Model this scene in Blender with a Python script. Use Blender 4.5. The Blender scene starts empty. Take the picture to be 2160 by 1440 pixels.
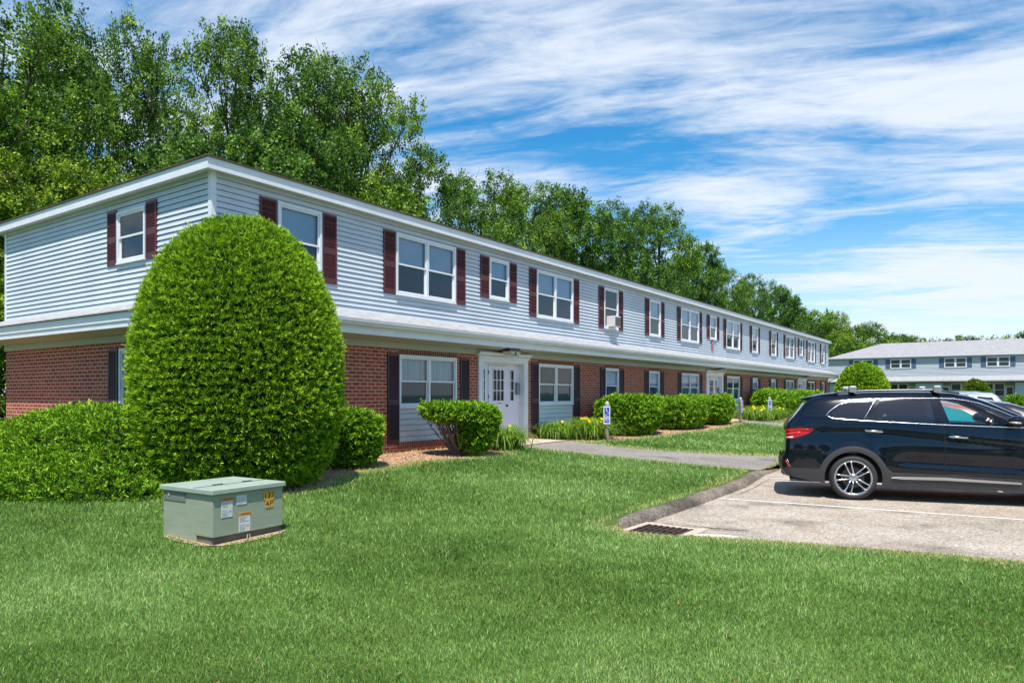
import bpy, bmesh, math, random
import numpy as np
from mathutils import Vector, Matrix
from mathutils.geometry import delaunay_2d_cdt
R=math.radians
random.seed(7); rng=np.random.default_rng(11)
scn=bpy.context.scene
# ------------------------------------------------------------------ camera
cam=bpy.data.cameras.new('camera'); co=bpy.data.objects.new('camera',cam); scn.collection.objects.link(co)
cam.sensor_width=36; cam.lens=36*1516/2160; cam.shift_y=112/2160; cam.clip_start=.1; cam.clip_end=3000
co.location=(0,0,1.7); co.rotation_euler=(R(90),0,0); scn.camera=co
# ------------------------------------------------------------------ sky, sun, exposure
SUN_EL=66.0; SUN=Vector((-.05,-1,0)).normalized()      # horizontal direction towards the sun
w=bpy.data.worlds.new('World'); scn.world=w; w.use_nodes=True
nt=w.node_tree; N=nt.nodes; K=nt.links
for n in list(N): N.remove(n)
def nd(t,**k):
    n=N.new(t)
    for a,b in k.items(): setattr(n,a,b)
    return n
def mth(op,a,b=None,c=None,clamp=False):
    n=nd('ShaderNodeMath',operation=op); n.use_clamp=clamp
    for i,v in enumerate((a,b,c)):
        if v is None: continue
        if isinstance(v,(int,float)): n.inputs[i].default_value=v
        else: K.new(v,n.inputs[i])
    return n.outputs[0]
out=nd('ShaderNodeOutputWorld'); bg=nd('ShaderNodeBackground')
sky=nd('ShaderNodeTexSky',sky_type='NISHITA'); sky.sun_disc=False
sky.sun_elevation=R(SUN_EL); sky.sun_rotation=math.atan2(SUN.x,SUN.y)
sky.air_density=1.0; sky.dust_density=.3; sky.ozone_density=2.2
hs=nd('ShaderNodeHueSaturation'); hs.inputs['Saturation'].default_value=1.5; hs.inputs['Value'].default_value=1.35; hs.inputs['Hue'].default_value=.492
K.new(sky.outputs[0],hs.inputs['Color'])
tc=nd('ShaderNodeTexCoord'); sp=nd('ShaderNodeSeparateXYZ'); K.new(tc.outputs['Generated'],sp.inputs[0])
X,Y,Z=sp.outputs
zz=mth('ADD',mth('MAXIMUM',Z,0.0),.09)
u=mth('DIVIDE',X,zz); v=mth('DIVIDE',Y,zz)             # cloud sheet overhead, seen in perspective
# streaks run roughly across the view, tilted
ang=R(-14); uu=mth('ADD',mth('MULTIPLY',u,math.cos(ang)),mth('MULTIPLY',v,math.sin(ang)))
vv=mth('SUBTRACT',mth('MULTIPLY',v,math.cos(ang)),mth('MULTIPLY',u,math.sin(ang)))
def noise(sx,sy,sc,det,rough,dist=0,off=0):
    c=nd('ShaderNodeCombineXYZ'); K.new(mth('MULTIPLY',uu,sx),c.inputs[0]); K.new(mth('MULTIPLY',vv,sy),c.inputs[1]); c.inputs[2].default_value=off
    n=nd('ShaderNodeTexNoise'); n.inputs['Scale'].default_value=sc; n.inputs['Detail'].default_value=det
    n.inputs['Roughness'].default_value=rough; n.inputs['Distortion'].default_value=dist
    K.new(c.outputs[0],n.inputs['Vector']); return n.outputs[0]
def bump(x0,z0,sx,sz,tilt=0.):
    dx=mth('SUBTRACT',X,x0); dz=mth('SUBTRACT',mth('ADD',Z,mth('MULTIPLY',dx,tilt)),z0)
    a=mth('POWER',mth('ABSOLUTE',mth('DIVIDE',dx,sx)),2.0); b=mth('POWER',mth('ABSOLUTE',mth('DIVIDE',dz,sz)),2.0)
    return mth('POWER',2.718,mth('MULTIPLY',mth('ADD',a,b),-1.0))
big=noise(.34,.55,1.0,3,.5,.6,3.1)
wisp=noise(.55,1.35,1.5,10,.60,1.1,1.7)
fine=noise(1.6,4.2,2.6,9,.66,.9,5.0)
s=mth('ADD',mth('MULTIPLY',big,.55),mth('MULTIPLY',wisp,.85)); s=mth('ADD',s,mth('MULTIPLY',fine,.30))
s=mth('ADD',s,mth('MULTIPLY',bump(.22,.42,.62,.055,.27),.16))          # broad bank high up
s=mth('ADD',s,mth('MULTIPLY',bump(.28,.265,.20,.030,.10),.16))         # smaller bank in the middle
s=mth('ADD',s,mth('MULTIPLY',bump(.05,.335,.26,.045,.1),-.13)); s=mth('ADD',s,mth('MULTIPLY',bump(.34,.20,.16,.030,.05),-.10)); s=mth('ADD',s,mth('MULTIPLY',bump(.10,.25,.16,.05,.05),-.08))
s=mth('ADD',s,mth('MULTIPLY',bump(.50,.12,.34,.075,.0),.20))
mr=nd('ShaderNodeMapRange'); mr.interpolation_type='SMOOTHSTEP'; K.new(s,mr.inputs[0]); mr.inputs[1].default_value=.74; mr.inputs[2].default_value=1.10
# thin veil everywhere + a denser bank low on the right
veil=mth('ADD',mth('MULTIPLY',mr.outputs[0],.88),.03)
low=nd('ShaderNodeMapRange'); K.new(Z,low.inputs[0]); low.inputs[1].default_value=.0; low.inputs[2].default_value=.24; low.inputs[3].default_value=.74; low.inputs[4].default_value=0.
cl=mth('MAXIMUM',veil,low.outputs[0],clamp=True)
mx=nd('ShaderNodeMix',data_type='RGBA'); K.new(cl,mx.inputs[0]); K.new(hs.outputs[0],mx.inputs[6]); mx.inputs[7].default_value=(6.9,7.4,8.2,1)
K.new(mx.outputs[2],bg.inputs[0]); bg.inputs[1].default_value=.10; K.new(bg.outputs[0],out.inputs[0])
sl=bpy.data.lights.new('sun','SUN'); sl.energy=5.0; sl.angle=R(.5); sl.color=(1,.955,.89)
so=bpy.data.objects.new('sun',sl); scn.collection.objects.link(so)
sd=Vector((SUN.x*math.cos(R(SUN_EL)),SUN.y*math.cos(R(SUN_EL)),math.sin(R(SUN_EL))))
so.rotation_euler=sd.to_track_quat('Z','Y').to_euler(); so.location=(0,-10,30)
vs=scn.view_settings; vs.view_transform='Standard'; vs.look='None'; vs.exposure=0.40; vs.gamma=1
scn.cycles.max_bounces=8; scn.cycles.transparent_max_bounces=12
# ------------------------------------------------------------------ materials
MATS={}
def mat(name,col=(.5,.5,.5),rough=.6,metal=0,spec=.5,build=None):
    if name in MATS: return MATS[name]
    m=bpy.data.materials.new(name); m.use_nodes=True; t=m.node_tree; b=t.nodes['Principled BSDF']
    b.inputs['Base Color'].default_value=(*col,1); b.inputs['Roughness'].default_value=rough; b.inputs['Metallic'].default_value=metal
    b.inputs['Specular IOR Level'].default_value=spec
    MATS[name]=m
    if build: build(t,b,col)
    return m
def lk(t,a,b): t.links.new(a,b)
def noisy(scale=8,amt=.18,bump=0,bscale=60,stretch=(1,1,1),det=5,rough2=None):
    def f(t,b,col):
        c=t.nodes.new('ShaderNodeTexCoord'); mp=t.nodes.new('ShaderNodeMapping'); mp.inputs['Scale'].default_value=stretch
        lk(t,c.outputs['Object'],mp.inputs[0])
        n=t.nodes.new('ShaderNodeTexNoise'); n.inputs['Scale'].default_value=scale; n.inputs['Detail'].default_value=det; n.inputs['Roughness'].default_value=.6
        lk(t,mp.outputs[0],n.inputs['Vector'])
        r=t.nodes.new('ShaderNodeValToRGB'); e=r.color_ramp.elements
        e[0].position=.3; e[1].position=.72
        e[0].color=(*[x*(1-amt) for x in col],1); e[1].color=(*[min(1,x*(1+amt)) for x in col],1)
        lk(t,n.outputs[0],r.inputs[0]); lk(t,r.outputs[0],b.inputs['Base Color'])
        if bump:
            n2=t.nodes.new('ShaderNodeTexNoise'); n2.inputs['Scale'].default_value=bscale; n2.inputs['Detail'].default_value=4
            lk(t,mp.outputs[0],n2.inputs['Vector'])
            bp=t.nodes.new('ShaderNodeBump'); bp.inputs['Strength'].default_value=bump; bp.inputs['Distance'].default_value=.01
            lk(t,n2.outputs[0],bp.inputs['Height']); lk(t,bp.outputs[0],b.inputs['Normal'])
    return f
def attrcol(cols,transl=.35,rough=.5,spec=.3):
    """leaf material: colour runs through `cols` by the per-leaf attribute 'rnd'"""
    def f(t,b,col):
        a=t.nodes.new('ShaderNodeAttribute'); a.attribute_name='rnd'
        r=t.nodes.new('ShaderNodeValToRGB'); e=r.color_ramp.elements
        while len(e)<len(cols): e.new(.5)
        for i,c in enumerate(cols): e[i].position=i/(len(cols)-1); e[i].color=(*c,1)
        lk(t,a.outputs['Fac'],r.inputs[0]); lk(t,r.outputs[0],b.inputs['Base Color'])
        b.inputs['Roughness'].default_value=rough; b.inputs['Specular IOR Level'].default_value=spec
        tr=t.nodes.new('ShaderNodeBsdfTranslucent'); hs=t.nodes.new('ShaderNodeHueSaturation'); hs.inputs['Value'].default_value=1.6; hs.inputs['Hue'].default_value=.485
        lk(t,r.outputs[0],hs.inputs['Color']); lk(t,hs.outputs[0],tr.inputs[0])
        ms=t.nodes.new('ShaderNodeMixShader'); ms.inputs[0].default_value=transl
        lk(t,b.outputs[0],ms.inputs[1]); lk(t,tr.outputs[0],ms.inputs[2])
        lk(t,ms.outputs[0],t.nodes['Material Output'].inputs[0])
    return f
def brickmat(name,axis,bw,bh,c1,c2,mortar):
    def f(t,b,col):
        c=t.nodes.new('ShaderNodeTexCoord'); s=t.nodes.new('ShaderNodeSeparateXYZ'); lk(t,c.outputs['Object'],s.inputs[0])
        k=t.nodes.new('ShaderNodeCombineXYZ')
        if axis=='soldier': lk(t,s.outputs[2],k.inputs[0]); lk(t,s.outputs[0],k.inputs[1])
        else: lk(t,s.outputs[0 if axis=='x' else 1],k.inputs[0]); lk(t,s.outputs[2],k.inputs[1])
        br=t.nodes.new('ShaderNodeTexBrick'); lk(t,k.outputs[0],br.inputs[0])
        br.inputs['Scale'].default_value=1; br.inputs['Brick Width'].default_value=bw; br.inputs['Row Height'].default_value=bh
        br.inputs['Mortar Size'].default_value=.0088; br.inputs['Mortar Smooth'].default_value=.25; br.inputs['Bias'].default_value=-.1
        br.inputs['Color1'].default_value=(*c1,1); br.inputs['Color2'].default_value=(*c2,1); br.inputs['Mortar'].default_value=(*mortar,1)
        n=t.nodes.new('ShaderNodeTexNoise'); n.inputs['Scale'].default_value=14; n.inputs['Detail'].default_value=6; lk(t,k.outputs[0],n.inputs['Vector'])
        mm=t.nodes.new('ShaderNodeMix'); mm.data_type='RGBA'; mm.blend_type='MULTIPLY'; mm.inputs[0].default_value=.55
        rr=t.nodes.new('ShaderNodeValToRGB'); rr.color_ramp.elements[0].position=.3; rr.color_ramp.elements[0].color=(.55,.52,.5,1); rr.color_ramp.elements[1].position=.7; rr.color_ramp.elements[1].color=(1.25,1.2,1.15,1)
        lk(t,n.outputs[0],rr.inputs[0]); lk(t,br.outputs[0],mm.inputs[6]); lk(t,rr.outputs[0],mm.inputs[7]); lk(t,mm.outputs[2],b.inputs['Base Color'])
        bp=t.nodes.new('ShaderNodeBump'); bp.invert=True; bp.inputs['Strength'].default_value=.8; bp.inputs['Distance'].default_value=.008
        lk(t,br.outputs['Fac'],bp.inputs['Height']); lk(t,bp.outputs[0],b.inputs['Normal'])
    return mat(name,c1,.85,0,.2,f)
def glassmat(name,tint,refl=.08,dark=1.0):
    if name in MATS: return MATS[name]
    m=bpy.data.materials.new(name); m.use_nodes=True; t=m.node_tree
    for n in list(t.nodes):
        if n.type!='OUTPUT_MATERIAL': t.nodes.remove(n)
    tr=t.nodes.new('ShaderNodeBsdfTransparent'); tr.inputs[0].default_value=(*tint,1)
    g=t.nodes.new('ShaderNodeBsdfGlossy'); g.inputs['Roughness'].default_value=.02; g.inputs[0].default_value=(1,1,1,1)
    fr=t.nodes.new('ShaderNodeFresnel'); fr.inputs[0].default_value=1.5
    a=t.nodes.new('ShaderNodeMath'); a.operation='ADD'; a.inputs[1].default_value=refl; a.use_clamp=True; lk(t,fr.outputs[0],a.inputs[0])
    ms=t.nodes.new('ShaderNodeMixShader'); lk(t,a.outputs[0],ms.inputs[0]); lk(t,tr.outputs[0],ms.inputs[1]); lk(t,g.outputs[0],ms.inputs[2])
    lk(t,ms.outputs[0],t.nodes['Material Output'].inputs[0]); MATS[name]=m; return m
# ------------------------------------------------------------------ object helpers
def tag(o,label=None,cat=None,group=None,kind=None):
    if label: o['label']=label
    if cat: o['category']=cat
    if group: o['group']=group
    if kind: o['kind']=kind
    return o
def empty(name,loc=(0,0,0),rz=0,label=None,cat=None,group=None):
    o=bpy.data.objects.new(name,None); scn.collection.objects.link(o); o.location=loc; o.rotation_euler=(0,0,rz); o.empty_display_size=.2
    return tag(o,label,cat,group)
def copy_tree(o,parent=None):
    c=o.copy(); scn.collection.objects.link(c); c.parent=parent
    for ch in list(o.children): copy_tree(ch,c)
    return c
class MB:
    def __init__(s): s.v=[]; s.f=[]
    def add(s,vs,fs):
        n=len(s.v); s.v+= [tuple(p) for p in vs]; s.f+=[tuple(i+n for i in q) for q in fs]; return s
    def box(s,a,b):
        x0,y0,z0=[min(p,q) for p,q in zip(a,b)]; x1,y1,z1=[max(p,q) for p,q in zip(a,b)]
        return s.add([(x0,y0,z0),(x1,y0,z0),(x1,y1,z0),(x0,y1,z0),(x0,y0,z1),(x1,y0,z1),(x1,y1,z1),(x0,y1,z1)],
          [(0,3,2,1),(4,5,6,7),(0,1,5,4),(1,2,6,5),(2,3,7,6),(3,0,4,7)])
    def quad(s,*p): return s.add(p,[tuple(range(len(p)))])
    def extrude(s,prof,axis,a0,a1,cap=True):
        """closed 2D profile (counter-clockwise) swept along an axis; profile gives the two other coordinates"""
        n=len(prof); mk=(lambda a,p:(a,p[0],p[1])) if axis=='x' else (lambda a,p:(p[0],a,p[1])) if axis=='y' else (lambda a,p:(p[0],p[1],a))
        vs=[mk(a0,p) for p in prof]+[mk(a1,p) for p in prof]
        fs=[(i,(i+1)%n,n+(i+1)%n,n+i) for i in range(n)]
        if cap: fs+=[tuple(range(n))[::-1],tuple(range(n,2*n))]
        return s.add(vs,fs)
    def tube(s,pts,r,seg=6,cap=True):
        pts=[Vector(p) for p in pts]; rs=r if isinstance(r,(list,tuple)) else [r]*len(pts); base=len(s.v); prev=None
        for i,p in enumerate(pts):
            d=(pts[min(i+1,len(pts)-1)]-pts[max(i-1,0)]); d=d.normalized() if d.length>1e-9 else Vector((0,0,1))
            if prev is None: a=d.cross(Vector((.123,.97,.21))); a=a.normalized() if a.length>.05 else d.orthogonal().normalized()
            else:
                a=prev-d*prev.dot(d); a=a.normalized() if a.length>1e-6 else d.orthogonal().normalized()
            prev=a; b=d.cross(a)
            for k in range(seg):
                t=2*math.pi*k/seg; s.v.append(tuple(p+(a*math.cos(t)+b*math.sin(t))*rs[i]))
        for i in range(len(pts)-1):
            for k in range(seg):
                s.f.append((base+i*seg+k,base+i*seg+(k+1)%seg,base+(i+1)*seg+(k+1)%seg,base+(i+1)*seg+k))
        if cap:
            s.f.append(tuple(base+k for k in range(seg))[::-1]); s.f.append(tuple(base+(len(pts)-1)*seg+k for k in range(seg)))
        return s
    def lathe(s,prof,seg=24,axis='z',c=(0,0,0),closed=False):
        base=len(s.v); n=len(prof)
        for k in range(seg):
            t=2*math.pi*k/seg; ct,st=math.cos(t),math.sin(t)
            for r,h in prof:
                if axis=='z': s.v.append((c[0]+r*ct,c[1]+r*st,c[2]+h))
                elif axis=='y': s.v.append((c[0]+r*ct,c[1]+h,c[2]+r*st))
        m=n if closed else n-1
        for k in range(seg):
            for i in range(m):
                j=(i+1)%n; q=(k+1)%seg
                s.f.append((base+k*n+i,base+q*n+i,base+q*n+j,base+k*n+j))
        return s
    def build(s,name,m,parent=None,smooth=False,bevel=0,fix=False):
        me=bpy.data.meshes.new(name); me.from_pydata(s.v,[],s.f); me.materials.append(m)
        if fix:
            b=bmesh.new(); b.from_mesh(me); bmesh.ops.recalc_face_normals(b,faces=b.faces); b.to_mesh(me); b.free()
        if smooth: me.polygons.foreach_set('use_smooth',[True]*len(me.polygons))
        me.update(); o=bpy.data.objects.new(name,me); scn.collection.objects.link(o); o.parent=parent
        if bevel:
            md=o.modifiers.new('bevel','BEVEL'); md.width=bevel; md.segments=2; md.limit_method='ANGLE'
        return o
def npmesh(name,V,nq,rnd,m,parent=None,F=None):
    """V: (n*nq,3) vertices, faces of nq corners each (or explicit F list); rnd per vertex"""
    me=bpy.data.meshes.new(name); n=len(V); me.vertices.add(n); me.vertices.foreach_set('co',V.astype(np.float32).ravel())
    if F is None: F=np.arange(n).reshape(-1,nq)
    nf=len(F); me.loops.add(F.size); me.loops.foreach_set('vertex_index',F.astype(np.int32).ravel())
    me.polygons.add(nf); me.polygons.foreach_set('loop_start',np.arange(0,F.size,F.shape[1],dtype=np.int32)); me.polygons.foreach_set('loop_total',np.full(nf,F.shape[1],dtype=np.int32))
    a=me.attributes.new('rnd','FLOAT','POINT'); a.data.foreach_set('value',rnd.astype(np.float32))
    me.materials.append(m); me.update(calc_edges=True); o=bpy.data.objects.new(name,me); scn.collection.objects.link(o); o.parent=parent; return o
def text(body,size,m,parent,loc,rot,name='lettering',ext=.0015,sx=1):
    c=bpy.data.curves.new(name,'FONT'); c.body=body; c.size=size; c.extrude=ext; c.align_x='CENTER'; c.align_y='CENTER'; c.resolution_u=3
    o=bpy.data.objects.new(name,c); scn.collection.objects.link(o); bpy.context.view_layer.update()
    me=bpy.data.meshes.new_from_object(o.evaluated_get(bpy.context.evaluated_depsgraph_get())); bpy.data.objects.remove(o); bpy.data.curves.remove(c)
    me.materials.clear(); me.materials.append(m); o=bpy.data.objects.new(name,me); scn.collection.objects.link(o); o.parent=parent; o.location=loc; o.rotation_euler=rot; o.scale=(sx,1,1); return o
def unit(a): return a/np.maximum(np.linalg.norm(a,axis=1,keepdims=True),1e-9)
# ------------------------------------------------------------------ building frame
DR=(.571,.821); DL=(-.821,.571); CO=(-5.14,12.3); TH=math.atan2(.821,.571)
def L2W(x,y,z=0): return (CO[0]+x*DR[0]+y*DL[0],CO[1]+x*DR[1]+y*DL[1],z)
def W2L(X,Y): return ((X-CO[0])*DR[0]+(Y-CO[1])*DR[1],(X-CO[0])*DL[0]+(Y-CO[1])*DL[1])
BL,BD=50.2,8.4
def sst(t): t=np.clip(t,0,1); return t*t*(3-2*t)
def zt(X,Y):
    """height of the lawn"""
    X=np.asarray(X,float); Y=np.asarray(Y,float); x,y=W2L(X,Y)
    dx=np.maximum(np.maximum(-x,x-BL),0); dy=np.maximum(np.maximum(-y,y-BD),0); d=np.hypot(dx,dy)
    b=.40+.14*np.clip((x-5)/20,0,1); base=.11-.08*sst((-y-6.2)/1.8)*sst((9-x)/4)
    far=sst((x-60)/12)
    z=base+(b-base)*sst(1-d/6.9); return z*(1-far)+.12*far+.012*np.sin(X*1.3+.4)*np.sin(Y*1.1)*(np.hypot(X,Y)<30)
# colours
WHT=mat('white paint',(.74,.76,.80),.45,build=noisy(3,.06))
# ------------------------------------------------------------------ ground
lot_poly=[(1.37,8.65),(2.34,8.45),(3.32,8.1),(4.56,7.51),(5.09,7.14),(7,6.0),(22,-4),(60,-20)]+[L2W(66,-75)[:2],L2W(66,-6.9)[:2],L2W(30,-6.9)[:2],L2W(12.2,-6.7)[:2],(6.2,16.6),(5.23,15.16),(2.9,11.25),(2.15,10.19),(1.27,8.98)]
LW=lambda L:[L2W(a,b)[:2] for a,b in L]
def path(k): k=k*16.7; return LW([(7.5+k,-1.2),(7.85+k,-3.7),(8.2+k,-6.9),(11.9+k,-6.7),(10.5+k,-4.5),(9.9+k,-2.7),(9.95+k,-1.2)])
def slab(k): k=k*16.7; return LW([(7.3+k,.0),(7.3+k,-1.2),(7.5+k,-1.2),(9.95+k,-1.2),(9.95+k,0)])
bed1=LW([(-.1,8.6),(-2.7,8.6),(-2.7,.5),(-2.3,-1.0),(-1.4,-2.3),(-.4,-2.75),(.5,-2.5),(1.2,-1.95),(2.4,-1.75),(3.6,-1.55),(5.0,-1.9),(6.0,-1.75),(7.3,-1.2),(7.3,0),(0,0)])
bed2=LW([(9.95,0),(9.95,-1.2),(10.4,-1.7),(11.6,-2.0),(14.4,-2.1),(17,-2.2),(20,-2.15),(23,-1.8),(24,-1.2),(24,0)])
bed3=LW([(26.65,0),(26.65,-1.2),(27.6,-2.2),(30.5,-2.2),(33,-1.5),(36,-2.0),(39.5,-1.8),(40.7,-1.2),(40.7,0)])
bed4=LW([(43.35,0),(43.35,-1.2),(49,-1.6),(50.2,-1.4),(50.2,0)])
regions=[('parking_lot',lot_poly),('walkway',path(0)),('walkway',path(1)),('walkway',path(2)),('door_slab',slab(0)),('door_slab',slab(1)),('door_slab',slab(2)),('mulch_bed',bed1),('mulch_bed',bed2),('mulch_bed',bed3),('mulch_bed',bed4)]
def pip(x,y,P):
    c=False; j=len(P)-1
    for i in range(len(P)):
        xi,yi=P[i]; xj,yj=P[j]
        if (yi>y)!=(yj>y) and x<(xj-xi)*(y-yi)/(yj-yi)+xi: c=not c
        j=i
    return c
def pips(X,Y,P):
    c=np.zeros(len(X),bool); j=len(P)-1
    for i in range(len(P)):
        xi,yi=P[i]; xj,yj=P[j]
        if yi!=yj: c^=((yi>Y)!=(yj>Y))&(X<(xj-xi)*(Y-yi)/(yj-yi)+xi)
        j=i
    return c
def dists(X,Y,P,closed=True):
    d=np.full(len(X),1e9); n=len(P)
    for i in range(n if closed else n-1):
        ax,ay=P[i]; bx,by=P[(i+1)%n]; vx,vy=bx-ax,by-ay; L=vx*vx+vy*vy+1e-12
        t=np.clip(((X-ax)*vx+(Y-ay)*vy)/L,0,1); d=np.minimum(d,np.hypot(X-ax-t*vx,Y-ay-t*vy))
    return d
pts=[];edges=[]
def addpoly(P,step):
    s=len(pts); n=len(P); q=[]
    for i in range(n):
        a=Vector(P[i]); b=Vector(P[(i+1)%n]); k=max(1,min(60,int((b-a).length/step)))
        for j in range(k): q.append(a.lerp(b,j/k))
    pts.extend(q); m=len(q); edges.extend((s+i,s+(i+1)%m) for i in range(m))
for n_,P in regions: addpoly(P,.6 if n_!='parking_lot' else 1.0)
outer=[(-60,-25),(75,-45),(150,40),(110,160),(-60,110)]
addpoly(outer,6)
for gx in np.arange(-14,16,.6):
    for gy in np.arange(-2,26,.6): pts.append(Vector((gx+.1*math.sin(gy*7),gy)))
for gx in np.arange(-58,120,4.):
    for gy in np.arange(-24,130,4.): 
        if not(-15<gx<17 and -3<gy<27): pts.append(Vector((gx,gy+.3)))
for gx in np.arange(12,52,1.2):
    for gy in (-.7,-1.6,-3,-4.6,-6.0): pts.append(Vector(L2W(gx,gy)[:2]))
ov,oe,of,_,_,_=delaunay_2d_cdt(pts,edges,[],0,1e-4)
OVx=np.array([p.x for p in ov]); OVy=np.array([p.y for p in ov])
F3=np.array([f for f in of if len(f)==3]); cx=OVx[F3].mean(1); cy=OVy[F3].mean(1)
cls=np.full(len(F3),-1)
for i,(n_,P) in enumerate(regions): cls[(cls<0)&pips(cx,cy,P)]=i
def soilmat():
    def f(t,b,col):
        c=t.nodes.new('ShaderNodeTexCoord')
        n=t.nodes.new('ShaderNodeTexNoise'); n.inputs['Scale'].default_value=1.1; n.inputs['Detail'].default_value=8; lk(t,c.outputs['Object'],n.inputs['Vector'])
        r=t.nodes.new('ShaderNodeValToRGB'); e=r.color_ramp.elements; e[0].position=.32; e[0].color=(.05,.095,.022,1); e[1].position=.7; e[1].color=(.11,.165,.042,1)
        lk(t,n.outputs[0],r.inputs[0])
        n2=t.nodes.new('ShaderNodeTexNoise'); n2.inputs['Scale'].default_value=45; n2.inputs['Detail'].default_value=5; lk(t,c.outputs['Object'],n2.inputs['Vector'])
        r2=t.nodes.new('ShaderNodeValToRGB'); e=r2.color_ramp.elements; e[0].position=.3; e[0].color=(.45,.45,.4,1); e[1].position=.75; e[1].color=(1.5,1.45,1.3,1); lk(t,n2.outputs[0],r2.inputs[0])
        m=t.nodes.new('ShaderNodeMix'); m.data_type='RGBA'; m.blend_type='MULTIPLY'; m.inputs[0].default_value=1; lk(t,r.outputs[0],m.inputs[6]); lk(t,r2.outputs[0],m.inputs[7]); lk(t,m.outputs[2],b.inputs['Base Color'])
        bp=t.nodes.new('ShaderNodeBump'); bp.inputs['Strength'].default_value=.6; bp.inputs['Distance'].default_value=.02; lk(t,n2.outputs[0],bp.inputs['Height']); lk(t,bp.outputs[0],b.inputs['Normal'])
    return mat('lawn ground',(.05,.1,.03),.95,0,.1,f)
def asphalt(name,c0,c1,sp,rust=0):
    def f(t,b,col):
        c=t.nodes.new('ShaderNodeTexCoord')
        n=t.nodes.new('ShaderNodeTexNoise'); n.inputs['Scale'].default_value=.7; n.inputs['Detail'].default_value=9; n.inputs['Roughness'].default_value=.65; lk(t,c.outputs['Object'],n.inputs['Vector'])
        r=t.nodes.new('ShaderNodeValToRGB'); e=r.color_ramp.elements; e[0].position=.33; e[0].color=(*c0,1); e[1].position=.68; e[1].color=(*c1,1); lk(t,n.outputs[0],r.inputs[0])
        v=t.nodes.new('ShaderNodeTexVoronoi'); v.inputs['Scale'].default_value=sp; lk(t,c.outputs['Object'],v.inputs['Vector'])
        s=t.nodes.new('ShaderNodeSeparateColor'); lk(t,v.outputs['Color'],s.inputs[0])
        r2=t.nodes.new('ShaderNodeValToRGB'); e=r2.color_ramp.elements; e[0].position=0; e[0].color=(.42,.41,.40,1); e[1].position=1; e[1].color=(1.6,1.55,1.5,1); q=e.new(.5); q.color=(.95,.93,.9,1)
        lk(t,s.outputs[0],r2.inputs[0])
        m=t.nodes.new('ShaderNodeMix'); m.data_type='RGBA'; m.blend_type='MULTIPLY'; m.inputs[0].default_value=.75; lk(t,r.outputs[0],m.inputs[6]); lk(t,r2.outputs[0],m.inputs[7])
        last=m.outputs[2]
        if rust:
            n3=t.nodes.new('ShaderNodeTexNoise'); n3.inputs['Scale'].default_value=.45; n3.inputs['Detail'].default_value=6; lk(t,c.outputs['Object'],n3.inputs['Vector'])
            r3=t.nodes.new('ShaderNodeValToRGB'); e=r3.color_ramp.elements; e[0].position=.55; e[0].color=(0,0,0,1); e[1].position=.75; e[1].color=(.8,.8,.8,1); lk(t,n3.outputs[0],r3.inputs[0])
            m2=t.nodes.new('ShaderNodeMix'); m2.data_type='RGBA'; lk(t,r3.outputs[0],m2.inputs[0]); lk(t,last,m2.inputs[6]); m2.inputs[7].default_value=(.36,.24,.13,1); m3=t.nodes.new('ShaderNodeMix'); m3.data_type='RGBA'; m3.inputs[0].default_value=rust; lk(t,last,m3.inputs[6]); lk(t,m2.outputs[2],m3.inputs[7]); last=m3.outputs[2]
        n4=t.nodes.new('ShaderNodeTexNoise'); n4.inputs['Scale'].default_value=1.3; n4.inputs['Detail'].default_value=7; mp4=t.nodes.new('ShaderNodeMapping'); mp4.inputs['Location'].default_value=(3,7,1); lk(t,c.outputs['Object'],mp4.inputs[0]); lk(t,mp4.outputs[0],n4.inputs['Vector'])
        r4=t.nodes.new('ShaderNodeValToRGB'); e=r4.color_ramp.elements; e[0].position=.56; e[0].color=(1,1,1,1); e[1].position=.74; e[1].color=(.55,.54,.53,1); lk(t,n4.outputs[0],r4.inputs[0])
        m4=t.nodes.new('ShaderNodeMix'); m4.data_type='RGBA'; m4.blend_type='MULTIPLY'; m4.inputs[0].default_value=1; lk(t,last,m4.inputs[6]); lk(t,r4.outputs[0],m4.inputs[7]); last=m4.outputs[2]
        lk(t,last,b.inputs['Base Color'])
        bp=t.nodes.new('ShaderNodeBump'); bp.inputs['Strength'].default_value=.5; bp.inputs['Distance'].default_value=.006; lk(t,s.outputs[1],bp.inputs['Height']); lk(t,bp.outputs[0],b.inputs['Normal'])
    return mat(name,c0,.9,0,.25,f)
ASP=asphalt('aged asphalt',(.31,.265,.215),(.44,.385,.325),55,.6)
PATHM=asphalt('path asphalt',(.20,.185,.17),(.28,.26,.235),70)
CURBM=asphalt('curb asphalt',(.095,.080,.070),(.27,.225,.185),42)
CONC=mat('concrete',(.50,.40,.31),.85,build=noisy(5,.15,.3,60))
MULCH=mat('wood chip mulch',(.42,.26,.165),.95,0,.1,noisy(38,.55,1.0,55,det=8))
SOIL=soilmat()
gm={'parking_lot':ASP,'walkway':PATHM,'door_slab':CONC,'mulch_bed':MULCH,'lawn':SOIL}
groups={}
for i,c in enumerate(cls): groups.setdefault('lawn' if c<0 else c,[]).append(i)
def ground_obj(name,idx,flat,dz,m):
    fs=F3[idx]; u_,inv=np.unique(fs,return_inverse=True); inv=inv.reshape(fs.shape)
    x,y=OVx[u_],OVy[u_]; z=np.zeros(len(u_)) if flat else zt(x,y)+dz
    o=npmesh(name,np.c_[x,y,z],3,np.zeros(len(u_)),m,F=inv); o['kind']='structure'; 
    if not flat: o.data.polygons.foreach_set('use_smooth',[True]*len(o.data.polygons))
    return o
for k,idx in groups.items():
    n_='lawn' if k=='lawn' else regions[k][0]
    o=ground_obj(n_,idx,n_=='parking_lot',{'lawn':0,'walkway':.012,'door_slab':.03,'mulch_bed':.0}.get(n_,0),gm[n_])
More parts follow.
